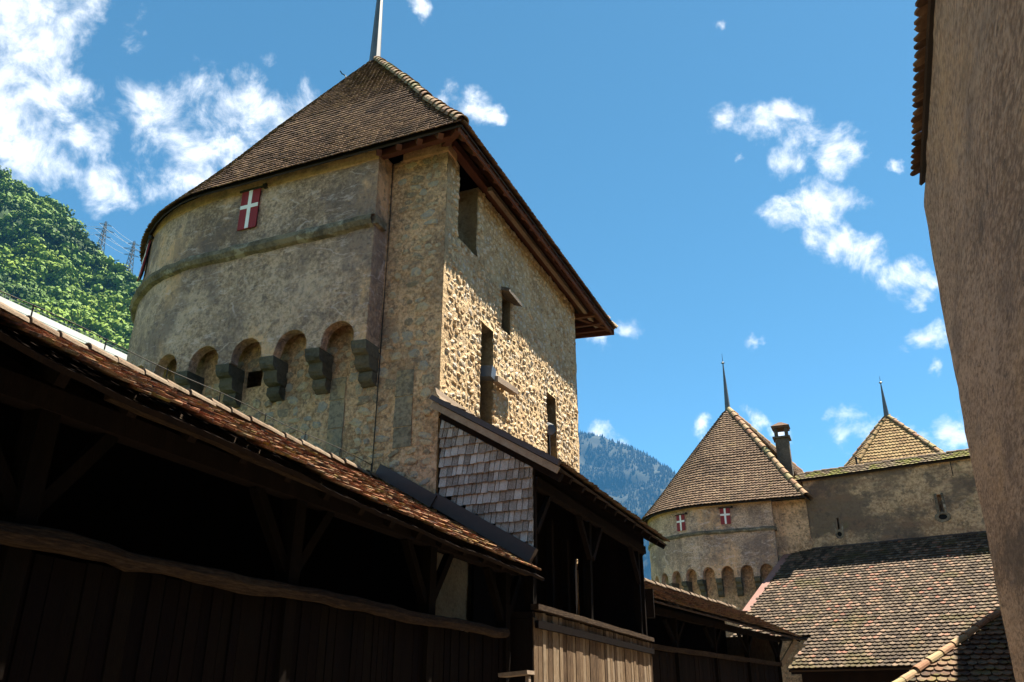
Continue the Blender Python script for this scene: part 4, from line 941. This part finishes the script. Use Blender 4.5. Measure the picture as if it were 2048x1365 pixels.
pieces('tile', mats, tiles_for('tile', 'tile_brown', .19, .2), gr3, 300)
q = E3 + up3 * sl3 + Vector((0, 0, .05)); cap_line('ridge_tile', q, q + d3 * L3, .42, .13, 'ridge_pale', gr3)
mb = MB(); mb.beam(E3 + d3 * (L3 - .03) + up3 * .05 - n3v * .07, E3 + d3 * (L3 - .03) + up3 * sl3 - n3v * .07, .05, .14, up=n3v); mb.build('barge_board', 'wood_dark', gr3)
f3 = lambda s, off, z: Vector((E3.x, E3.y, 0)) + Vector((.204, .979, 0)) * s + l3 * off + Vector((0, 0, z))
mb = MB(); mb.beam(f3(.2, .8, 2.72), f3(13.6, .8, 2.52), .18, .2); mb.build('top_plate', 'wood_dark', G3)
for s in (.6, 3.7, 6.8, 9.9, 13.3):
    mb = MB(); mb.beam(f3(s, .8, .3), f3(s, .8, 2.6), .17, .17, up=(0, 1, 0), seg=4, wob=.012); po = mb.build('post', 'wood_post', G3)
    for k in (-1, 1):
        mb = MB(); mb.beam(f3(s + k * .08, .8, 1.9), f3(s + k * .7, .8, 2.5), .09, .11); mb.build('brace', 'wood_post', po)
mb = MB(); mb.beam(f3(.2, .74, 1.66), f3(13.4, .74, 1.60), .14, .14, seg=20, wob=.02); mb.build('hand_rail', 'wood_beam', G3)
plank_run(f3(.2, .82, 0), f3(13.4, .82, 0), -.6, 1.55, .2, G3, pld)
mb = MB(); mb.beam(f3(.2, 2.0, .3), f3(13.4, 2.0, .3), 2.3, .12); mb.build('floor', 'wood_dark', G3)
mb = MB(); mb.beam(f3(.2, 3.0, 1.2), f3(13.4, 3.0, 1.2), .3, 5.4); mb.build('rear_wall', 'wood_dark', G3)  # shade at the back of the gallery put into the dark material
mb = MB(); mb.beam(f3(13.45, .85, 1.6), f3(13.45, 2.9, 1.6), .08, 2.2); mb.build('end_wall', 'wood_plank', G3)
mb = MB(); mb.beam(f3(13.4, .75, 1.55), f3(13.9, .2, 2.5), .14, .16); mb.build('corner_brace', 'wood_plank', G3)
mb = MB(); mb.box((-5.75, 23.75, 2.65), (.22, .3, .75), rz=.2); mb.build('chimney_stub', 'wood_dark', G3)

# ------------------------------------------------------------------ far curtain wall
K = 1.06
uW = Vector((math.cos(R(12)), -math.sin(R(12)), 0)); nW = Vector((-math.sin(R(12)), -math.cos(R(12)), 0))
W0 = Vector((-2.66, 46.56, 0)); ZT = 11.05
CW = thing('curtain_wall', 'stained plaster castle wall with mossy tiled coping and arrow slits beside the far tower', 'wall', (2, 45.5, GZ))
s1 = (-1.2 + 2.66) / uW.x; s2 = (3.55 + 2.66) / uW.x
mb = MB(); wall_grid(mb, W0, uW, nW, 13.5, GZ, ZT, [(s1 - .05, 8.15, s1 + .05, 8.95, .3), (s2 - .09, 8.62, s2 + .09, 9.5, .3)], .35, .03, .9)
mb.build('wall_face', 'curtain', CW, False)
mb = MB(); q = W0 + uW * 13.5
mb.add([W0 - nW * .8 + Vector((0, 0, GZ)), q - nW * .8 + Vector((0, 0, GZ)), q - nW * .8 + Vector((0, 0, ZT)), W0 - nW * .8 + Vector((0, 0, ZT))], [(0, 1, 2, 3)]); mb.build('wall_back', 'curtain', CW)
def slit_frame(s, z, w, h, loop):
    p = W0 + uW * s; mb = MB(); ring = []
    for k in range(12):
        a = 2 * math.pi * k / 12; ring.append((math.cos(a), math.sin(a)))
    vs = []; fs = []
    for (r1, o_) in ((1.0, 0.0), (.95, .05), (.55, .06), (.5, -.06)):
        for cx, sy in ring: vs.append(p + uW * (cx * r1 * w) + Vector((0, 0, z + sy * r1 * h)) + nW * o_)
    for r_ in range(3):
        for k in range(12): fs.append((r_ * 12 + k, r_ * 12 + (k + 1) % 12, (r_ + 1) * 12 + (k + 1) % 12, (r_ + 1) * 12 + k))
    mb.add(vs, fs); o = mb.build('arrow_slit', 'moulding', CW)
    mb = MB(); mb.add([p + uW * (cx * .5 * w) + Vector((0, 0, z + sy * .5 * h)) + nW * .02 for cx, sy in ring], [tuple(range(12))]); mb.build('slit_hole', 'black', o)  # black sheet paints the darkness of the slit
slit_frame(s1, 8.12, .22, .24, True); slit_frame(s2, 8.42, .38, .26, True)
mb = MB()
for sg in (-1, 1): mb.beam(W0 + uW * (s2 + sg * .17) + nW * .01 + Vector((0, 0, 8.6)), W0 + uW * (s2 + sg * .15) + nW * .01 + Vector((0, 0, 9.55)), .11, .07, up=nW)
mb.build('slit_jamb', 'moulding', CW)
mb = MB()
for sg in (-1, 1): mb.beam(W0 + uW * (s1 + sg * .14) + nW * .0 + Vector((0, 0, 8.2)), W0 + uW * (s1 + sg * .22) + nW * .0 + Vector((0, 0, 8.75)), .09, .05, up=nW)
mb.build('slit_jamb', 'moulding', CW)
mb = MB(); mb.beam(W0 + uW * 7.15 + nW * .03 + Vector((0, 0, 10.3)), W0 + uW * 7.15 + nW * .03 + Vector((0, 0, 11.0)), .035, .03, up=nW); mb.build('iron_strap', 'iron', CW)
cE = W0 - uW * .3 + nW * .22 + Vector((0, 0, ZT - .02)); cU = (-nW * .62 + Vector((0, 0, .46))); cS = cU.length; cU.normalize()
mb = MB(); n_ = uW.cross(cU)
for k in (0, 1):
    for s in (0, 13.8):
        for t in (.04, cS): mb.v.append(tuple(cE + uW * s + cU * t - n_ * (.02 + .06 * k)))
mb.f = [(0, 1, 3, 2), (4, 6, 7, 5), (0, 2, 6, 4), (1, 5, 7, 3), (0, 4, 5, 1), (2, 3, 7, 6)]
cT = cE + cU * cS; b = len(mb.v); mb.add([cT, cT + uW * 13.8, cT + uW * 13.8 - nW * .62 - Vector((0, 0, .46)), cT - nW * .62 - Vector((0, 0, .46))], [(0, 1, 2, 3)])
cop = mb.build('coping', 'deck', CW)
mats = plane_tiles(cE, uW, 13.6, cU, cS + .05, .2, .2, jit=.014, rotj=.05)
pieces('coping_tile', mats, tiles_for('coping_tile', 'tile_wall', .2, .2), cop, 300)
cap_line('ridge_tile', cT + Vector((0, 0, .01)), cT + uW * 13.8 + Vector((0, 0, .01)), .42, .12, 'ridge_pale', cop)
PP = thing('vent_pipe', 'thin dark vent pipe poking up behind the far wall coping', 'pipe', (.2, 47.9, 10.5))
mb = MB(); mb.tube([(.15, 47.9, 10.5), (.15, 47.9, 12.35)], .05, 6); mb.build('pipe', 'iron', PP)
mb = MB(); mb.tube([(.15, 47.9, 12.35), (.15, 47.9, 12.42)], [.08, .06], 6); mb.build('cap', 'iron', PP)

# ------------------------------------------------------------------ broad tiled roof below that wall
BR = thing('court_building', 'broad low building with speckled beaver-tail tile roof below the far wall', 'building', (1.5, 41, GZ))
B0 = Vector((-3.669, 44.181, 7.056)) * K; upB = Vector((.1703, .8013, .5736)).normalized(); nB = uW.cross(upB)
P0 = B0 + upB * (-10.58) + uW * (-1.6)
mb = MB()
for k in (0, 1):
    for (a, t) in ((-.95, -5.6), (0.02, .05), (13, .05), (13, -10.5), (2.02, -10.5), (2.62, -8.2), (-.95, -8.2)):
        mb.v.append(tuple(B0 + uW * a + upB * t - nB * (.04 + .08 * k)))
mb.f = [tuple(range(7)), tuple(range(13, 6, -1))] + [(i, (i + 1) % 7, 7 + (i + 1) % 7, 7 + i) for i in range(7)]
brf = mb.build('roof', 'deck', BR)
def keepB(s, t):
    a, v = s - 1.6, t - 10.58
    if a > 12.8 or v > .1: return False
    if v > -8.2: return a > .171 * v + .30
    return a > 2.0 + .258 * (v + 10.58)
mats = plane_tiles(P0, uW, 15, upB, 10.7, .22, .24, jit=.008, rotj=.025, keep=keepB)
pieces('tile', mats, tiles_for('tile', 'tile_court', .22, .24, point=.40, lift=.08, th=.03), brf, 300)
mb = MB(); mb.beam(B0 + uW * .12 + nB * .05, B0 + uW * (-.84) + upB * (-5.8) + nB * .05, .36, .05, up=nB); mb.build('verge_flashing', 'flash_red', brf)
mb = MB(); mb.beam(B0 + uW * .0 + upB * .1 + nB * .06, B0 + uW * 12 + upB * .1 + nB * .06, .28, .06, up=nB); mb.build('wall_flashing', 'flashing', brf)
mb = MB(); a = B0 + upB * (-10.0) - Vector((0, 0, .4)); a.z = 0
q0, q1 = a + uW * 2.4, a + uW * 13
mb.add([(q0.x, q0.y, GZ), (q1.x, q1.y, GZ), (q1.x, q1.y, 1.55), (q0.x, q0.y, 1.55)], [(0, 1, 2, 3)])
q2 = q0 - nW * 8; mb.add([(q0.x, q0.y, GZ), (q2.x, q2.y, GZ), (q2.x, q2.y, 6.0), (q0.x, q0.y, 1.55)], [(3, 2, 1, 0)]); mb.build('wall', 'wood_dark', BR)  # dark boards stand in for the shadow below the eaves
mb = MB(); mb.beam(B0 + upB * (-10.45) + uW * 2.1 - nB * .16, B0 + upB * (-10.45) + uW * 13 - nB * .16, .12, .14); mb.build('eaves_board', 'wood_dark', BR)

# ------------------------------------------------------------------ small hipped roof in the right corner
HR = thing('court_annex', 'small low building with a hipped tile roof by the right-hand wall', 'building', (3, 26, GZ))
HA, HB = Vector((.384, 24, .60)), Vector((3.0, 27, 2.30)); upH = Vector((0, 3, 1.7)).normalized(); dH = Vector((1, 0, 0)); nH = dH.cross(upH)
hd = HB - HA; LO = HA - hd * .42; HI = HA + hd * 1.5
mb = MB(); r_ = [LO, Vector((7.5, LO.y, LO.z)), Vector((7.5, HI.y, HI.z)), HI, Vector((LO.x, HI.y, LO.z))]
mb.v = [tuple(p - nH * .05) for p in r_]; mb.f = [(0, 1, 2, 3), (0, 3, 4)]; hrf = mb.build('roof', 'deck', HR)
sl = (HI - LO).dot(upH)
def keepH(s, t):
    k = t / sl; return s > (HI.x - LO.x) * k + .02
mats = plane_tiles(LO, dH, 7.4 - LO.x, upH, sl, .22, .26, jit=.01, rotj=.03, keep=keepH)
pieces('tile', mats, tiles_for('tile', 'tile_brown', .22, .26), hrf, 300)
cap_line('hip_tile', LO + Vector((0, 0, .06)), HI + Vector((0, 0, .06)), .55, .13, 'ridge_tile', hrf)
mb = MB(); mb.box(((LO.x + 7.5) / 2 + .2, (LO.y + HI.y) / 2 + .3, (GZ + LO.z) / 2), (7.0 - LO.x, HI.y - LO.y - .4, LO.z - GZ)); mb.build('wall', 'front_mortar', HR)

# ------------------------------------------------------------------ building hard by the camera on the right
RW = thing('castle_building', 'tall roughcast wall close by on the right with a dark tile eave', 'building', (2, 5, GZ))
XW = 1.61; mb = MB(); Sy = np.arange(-5, 14.4, .16); Zz = np.arange(GZ, 7.31, .16)
yend = lambda z: 14.3 - 1.55 * max(0, (z - .5) / 6.8) ** 1.5 + .03 * noise.noise(Vector((0, 0, z * 1.3)))
for y in Sy:
    for z in Zz:
        yy = -5 + (y + 5) / (Sy[-1] + 5) * (yend(z) + 5); p = Vector((XW, yy, z)); mb.v.append(tuple(p + Vector((fr(p, .7, .02) + fr(p, 3.2, .009), 0, 0))))
m = len(Zz)
for i in range(len(Sy) - 1):
    for j in range(m - 1): mb.f.append((i * m + j, i * m + j + 1, (i + 1) * m + j + 1, (i + 1) * m + j))
b = len(mb.v); e_ = (len(Sy) - 1) * m
for j in range(m): v = mb.v[e_ + j]; mb.v.append((v[0] + 5, v[1] + .02, v[2]))
for j in range(m - 1): mb.f.append((e_ + j, e_ + j + 1, b + j + 1, b + j))
mb.build('roughcast_wall', 'render_wall', RW, True)
eR = Vector((1.50, -5, 7.27)); upR = Vector((.8, 0, .6))
mb = MB()
for k in (0, 1):
    for y in (-5, 12.35):
        for t in (.06, 5.5): mb.v.append(tuple(Vector((eR.x, y, eR.z)) + upR * t + Vector((.6, 0, -.8)) * (.02 + .04 * k)))
mb.f = [(0, 1, 3, 2), (4, 6, 7, 5), (0, 2, 6, 4), (1, 5, 7, 3), (0, 4, 5, 1), (2, 3, 7, 6)]; rwr = mb.build('roof', 'deck', RW)
mats = plane_tiles(eR, (0, 1, 0), 17.2, upR, 1.3, .15, .2, jit=.012, rotj=.06)
sc_ = score_of(mats)
pieces('eave_tile', mats, tiles_for('eave_tile', 'tile_tower', .15, .2), rwr, 300)
mb = MB(); mb.prism([(4.35, 17.0), (12, 17.0), (12, 34), (4.35, 34)], 'z', GZ, 10.2); mb.build('side_wing', 'render_wall', RW)
mb = MB(); mb.add([(7, -5, GZ), (7, 12, GZ), (7, 12, 11), (7, -5, 11)], [(0, 1, 2, 3)]); mb.build('rear_wall', 'render_wall', RW)

# ------------------------------------------------------------------ wooded hillside, far mountain
def ridge_line(pts, n):
    pts = np.array(pts, float); d = np.concatenate([[0], np.cumsum(np.linalg.norm(np.diff(pts, axis=0), axis=1))]); s = np.linspace(0, d[-1], n)
    return np.stack([np.interp(s, d, pts[:, k]) for k in range(3)], 1)
def slope(name, ridge, foot, n, m, amp, sc, material, back):
    V = np.zeros((n, m, 3))
    for i in range(n):
        r = ridge[i]; z = max(r[2], 1)
        for j in range(m):
            t = -.15 + 1.15 * j / (m - 1)
            if t < 0: p = Vector((r[0] + back[0] * t * z, r[1] + back[1] * t * z, r[2] + t * z * .9))
            else: p = Vector((r[0] + foot[0] * z * t, r[1] + foot[1] * z * t, r[2] * (1 - t) + (GZ - 2) * t))
            k = noise.fractal(p * sc, .9, 2.0, 4) * amp * min(1, z / 200) * (1 if t > .05 else .35)
            V[i, j] = p + Vector((k * .45, -k * .6, k * .55))
    mb = MB(); mb.v = [tuple(v) for v in V.reshape(-1, 3)]
    mb.f = [(i * m + j, i * m + j + 1, (i + 1) * m + j + 1, (i + 1) * m + j) for i in range(n - 1) for j in range(m - 1)]
    o = mb.build(name, material, None, True); o['kind'] = 'structure'; return V
def sample(V, n, i0, i1, j0, j1):
    a = rng.uniform(i0, i1, n); b = rng.uniform(j0, j1, n); i = a.astype(int); j = b.astype(int); fa = (a - i)[:, None]; fb = (b - j)[:, None]
    return (V[i, j] * (1 - fa) * (1 - fb) + V[i + 1, j] * fa * (1 - fb) + V[i, j + 1] * (1 - fa) * fb + V[i + 1, j + 1] * fa * fb), b
def crown(nq, r, size, squash=.8):
    vs = []; lob = [Vector((random.uniform(-.5, .5), random.uniform(-.5, .5), random.uniform(-.3, .5))) for _ in range(5)]
    for _ in range(nq):
        c = random.choice(lob); d = Vector([random.gauss(0, 1) for _ in range(3)]).normalized(); p = (c + d * random.uniform(.45, .62)) * r; p.z = p.z * squash + r * .75
        n = (d + Vector([random.uniform(-.3, .3) for _ in range(3)])).normalized(); a = n.orthogonal().normalized(); b = n.cross(a); s = size * random.uniform(.6, 1.2)
        vs += [p + a * s, p + b * s * .8, p - a * s, p - b * s * .9]
    return np.array(vs, float)
def conifer():
    vs = []; fs = []
    for z0, z1, r in ((.12, .62, .26), (.36, .84, .19), (.62, 1.05, .11)):
        b = len(vs); n = 6
        for k in range(n): a = 2 * math.pi * k / n + z0 * 5; rr = r * random.uniform(.7, 1.2); vs.append((rr * math.cos(a), rr * math.sin(a), z0 + random.uniform(-.05, .05)))
        vs.append((0, 0, z1)); fs += [(b + k, b + (k + 1) % n, b + n) for k in range(n)]
    return np.array(vs, float), fs
def forest(name, pts, tpls, scale, tint, material):
    V, li, lt, T_ = [], [], [], []; base = 0; pick = rng.integers(0, len(tpls), len(pts))
    for k, (v, fs) in enumerate(tpls):
        idx = np.where(pick == k)[0]; n = len(idx)
        if not n: continue
        a = rng.uniform(0, 6.28, n); c, s = np.cos(a), np.sin(a); sc = scale[idx]
        w = np.stack([(v[None, :, 0] * c[:, None] - v[None, :, 1] * s[:, None]) * sc[:, None], (v[None, :, 0] * s[:, None] + v[None, :, 1] * c[:, None]) * sc[:, None], np.repeat(v[None, :, 2], n, 0) * sc[:, None]], 2) + pts[idx][:, None, :]
        flat = np.array([q for f in fs for q in f]); tot = np.array([len(f) for f in fs]); nv = len(v)
        V.append(w.reshape(-1, 3)); li.append((flat[None] + (np.arange(n) * nv)[:, None] + base).ravel()); lt.append(np.tile(tot, n)); base += nv * n
        jit = np.repeat(rng.uniform(-.05, .05, (n, max(1, nv // 4))), 4, axis=1)
        jit = np.pad(jit, ((0, 0), (0, nv - jit.shape[1])))[:, :nv] if jit.shape[1] != nv else jit
        T_.append((tint[idx][:, None] + jit).ravel())
    return join_arrays(name, np.concatenate(V), np.concatenate(li), np.concatenate(lt), MT[material], None, np.concatenate(T_))

rl = ridge_line([(-1750, 760, 1180), (-1140, 700, 758), (-945, 700, 615), (-883, 700, 545), (-796, 700, 490), (-540, 700, 296), (-357, 700, 172), (-150, 690, 30), (0, 680, 0)], 90)
HV = slope('hillside', rl, (.75, -.62), 90, 60, 42, 1 / 210, 'hill', (.5, -.8))
xs = HV[:, 8, 0]; i0 = int(np.searchsorted(xs, -1330)); i1 = int(np.searchsorted(xs, -560))
pts, jj = sample(HV, 4600, i0, i1, 6.5, 48)
quads = [tuple(range(4 * k, 4 * k + 4)) for k in range(105)]
tp = [(crown(105, 1.0, .19), quads) for _ in range(5)]
low = np.array([noise.noise(Vector(p) / 90) for p in pts])
tn = np.clip(.42 + .8 * low + rng.uniform(-.3, .3, len(pts)) + .25 * (jj > 26), 0, 1)
tag(forest('hillside_wood', pts, tp, rng.uniform(4.6, 12.5, len(pts)) ** 1.0, tn, 'leaf'), 'dense green broadleaf wood covering the steep hillside on the left', 'wood', kind='stuff')

rm = ridge_line([(-6000, 7400, 2360), (-4000, 7300, 2469), (-2800, 7200, 2429), (-2316, 7200, 2336), (-2100, 7200, 2260), (-1880, 7200, 2184), (-1660, 7200, 2080), (-1448, 7200, 1888), (-1240, 7200, 1780), (-860, 7200, 1400), (-300, 7240, 840), (600, 7400, 320), (2400, 7600, 60)], 120)
MV = slope('mountain', rm, (.10, -1.0), 120, 70, 220, 1 / 840, 'mountain', (0, -1))
xs = MV[:, 10, 0]; i0 = int(np.searchsorted(xs, -2840)); i1 = int(np.searchsorted(xs, -850))
pts, jj = sample(MV, 12000, i0, i1, 7.5, 48)
keep = np.array([noise.noise(Vector((p[0] / 90, p[1] / 135, p[2] / 240))) for p in pts]) < .32
pts, jj = pts[keep], jj[keep]; tn = np.clip(.30 + .5 * (jj > 27) + rng.uniform(-.3, .3, len(pts)), 0, 1)
con = [conifer() for _ in range(4)]
tag(forest('mountain_wood', pts, con, rng.uniform(20, 42, len(pts)), tn, 'conifer'), 'blue hazy conifer wood on the far mountain between the towers', 'wood', kind='stuff')

# ------------------------------------------------------------------ pylons, wires, viaduct
def pylon(base, H, label):
    T = thing('electricity_pylon', label, 'pylon', base, 'pylons on the hill ridge'); B = Vector(base)
    wd = lambda k: H * (.075 * (1 - k) + .012)
    for sx in (-1, 1):
        for sy in (-1, 1):
            mb = MB(); mb.beam(B + Vector((sx * wd(0), sy * wd(0), -8)), B + Vector((sx * wd(1), sy * wd(1), H)), .6, .6); mb.build('leg', 'steel', T)
    mb = MB(); lv = [0, .16, .31, .45, .57, .68, .78, .87, .95]
    for a, b in zip(lv, lv[1:]):
        for s in (-1, 1):
            for ax in (0, 1):
                f = lambda k, q: B + (Vector((q * wd(k), s * wd(k), H * k)) if ax == 0 else Vector((s * wd(k), q * wd(k), H * k)))
                mb.beam(f(a, -1), f(b, 1), .34, .34); mb.beam(f(a, 1), f(b, -1), .34, .34)
    mb.build('bracing', 'steel', T)
    arms = []
    for k, w in ((.60, .17), (.76, .21), (.91, .13)):
        mb = MB(); c = B + Vector((0, 0, H * k)); dx = Vector((.62, .78, 0))
        for s in (-1, 1):
            mb.beam(c, c + dx * s * H * w, .5, .5); mb.beam(c + Vector((0, 0, H * .05)), c + dx * s * H * w, .4, .4); arms.append(c + dx * s * H * w)
        mb.build('cross_arm', 'steel', T)
    return arms
ar1 = pylon((-886, 702, 548), 58, 'larger steel lattice pylon on the hill ridge, left of the other one')
ar2 = pylon((-826, 702, 508), 54, 'smaller steel lattice pylon on the hill ridge, next to the round tower')
for k in range(6):
    for j, (a, b) in enumerate(((ar1[k], Vector((-1330, 560, 640 + 12 * (k // 2)))), (ar1[k], ar2[k]))):
        if j == 1 or k in (0, 2, 3, 5):
            b2 = b + (Vector((.8, -.6, 0)) * (8 if k % 2 else -8) if j == 0 else Vector((0, 0, 0)))
            mb = MB(); pp = [a.lerp(b2, q / 14) - Vector((0, 0, (a - b2).length * .03 * 4 * (q / 14) * (1 - q / 14))) for q in range(15)]
            mb.tube(pp, .16, 4); o = mb.build('power_line', 'wire')
            tag(o, 'thin pale power line strung from the left pylon down across the hillside' if j == 0 else 'thin power line strung between the two ridge pylons', 'cable', 'power lines over the hill, left' if j == 0 else 'power lines between pylons')
VI = thing('viaduct', 'pale concrete motorway viaduct with railing behind the gallery ridge', 'bridge', (-226, 260, GZ))
mb = MB(); mb.box((-225.5, 260, 107.4), (11, 380, 1.6)); mb.build('deck', 'concrete', VI)
mb = MB(); mb.box((-220.2, 260, 108.2), (.5, 380, 1.9)); mb.build('parapet', 'concrete', VI)
mb = MB(); mb.beam((-220.2, 70, 110.0), (-220.2, 450, 110.0), .12, .12); rl_ = mb.build('railing', 'steel', VI)
for y in np.arange(110, 330, 3.0):
    mb = MB(); mb.box((-220.2, y, 109.6), (.1, .1, .9)); mb.build('railing_post', 'steel', rl_)
for y in (90, 150, 210, 270, 330, 390, 440):
    mb = MB(); mb.box((-225.5, y, 52.4), (4, 3, 108.2)); mb.build('pier', 'concrete', VI)

# ------------------------------------------------------------------ air
hz = MB(); hz.box((0, 3400, 1274), (13200, 13000, 2556)); hzo = hz.build('haze', None); hzo['kind'] = 'stuff'
m = bpy.data.materials.new('haze'); m.use_nodes = True; nt = m.node_tree; nt.nodes.clear()
pv = nd(nt, 'ShaderNodeVolumePrincipled', {'Color': (.12, .46, 1.0, 1), 'Density': 2.6e-5, 'Anisotropy': 0.0})
nd(nt, 'ShaderNodeOutputMaterial', {'Volume': pv.outputs[0]}); hzo.data.materials.append(m)
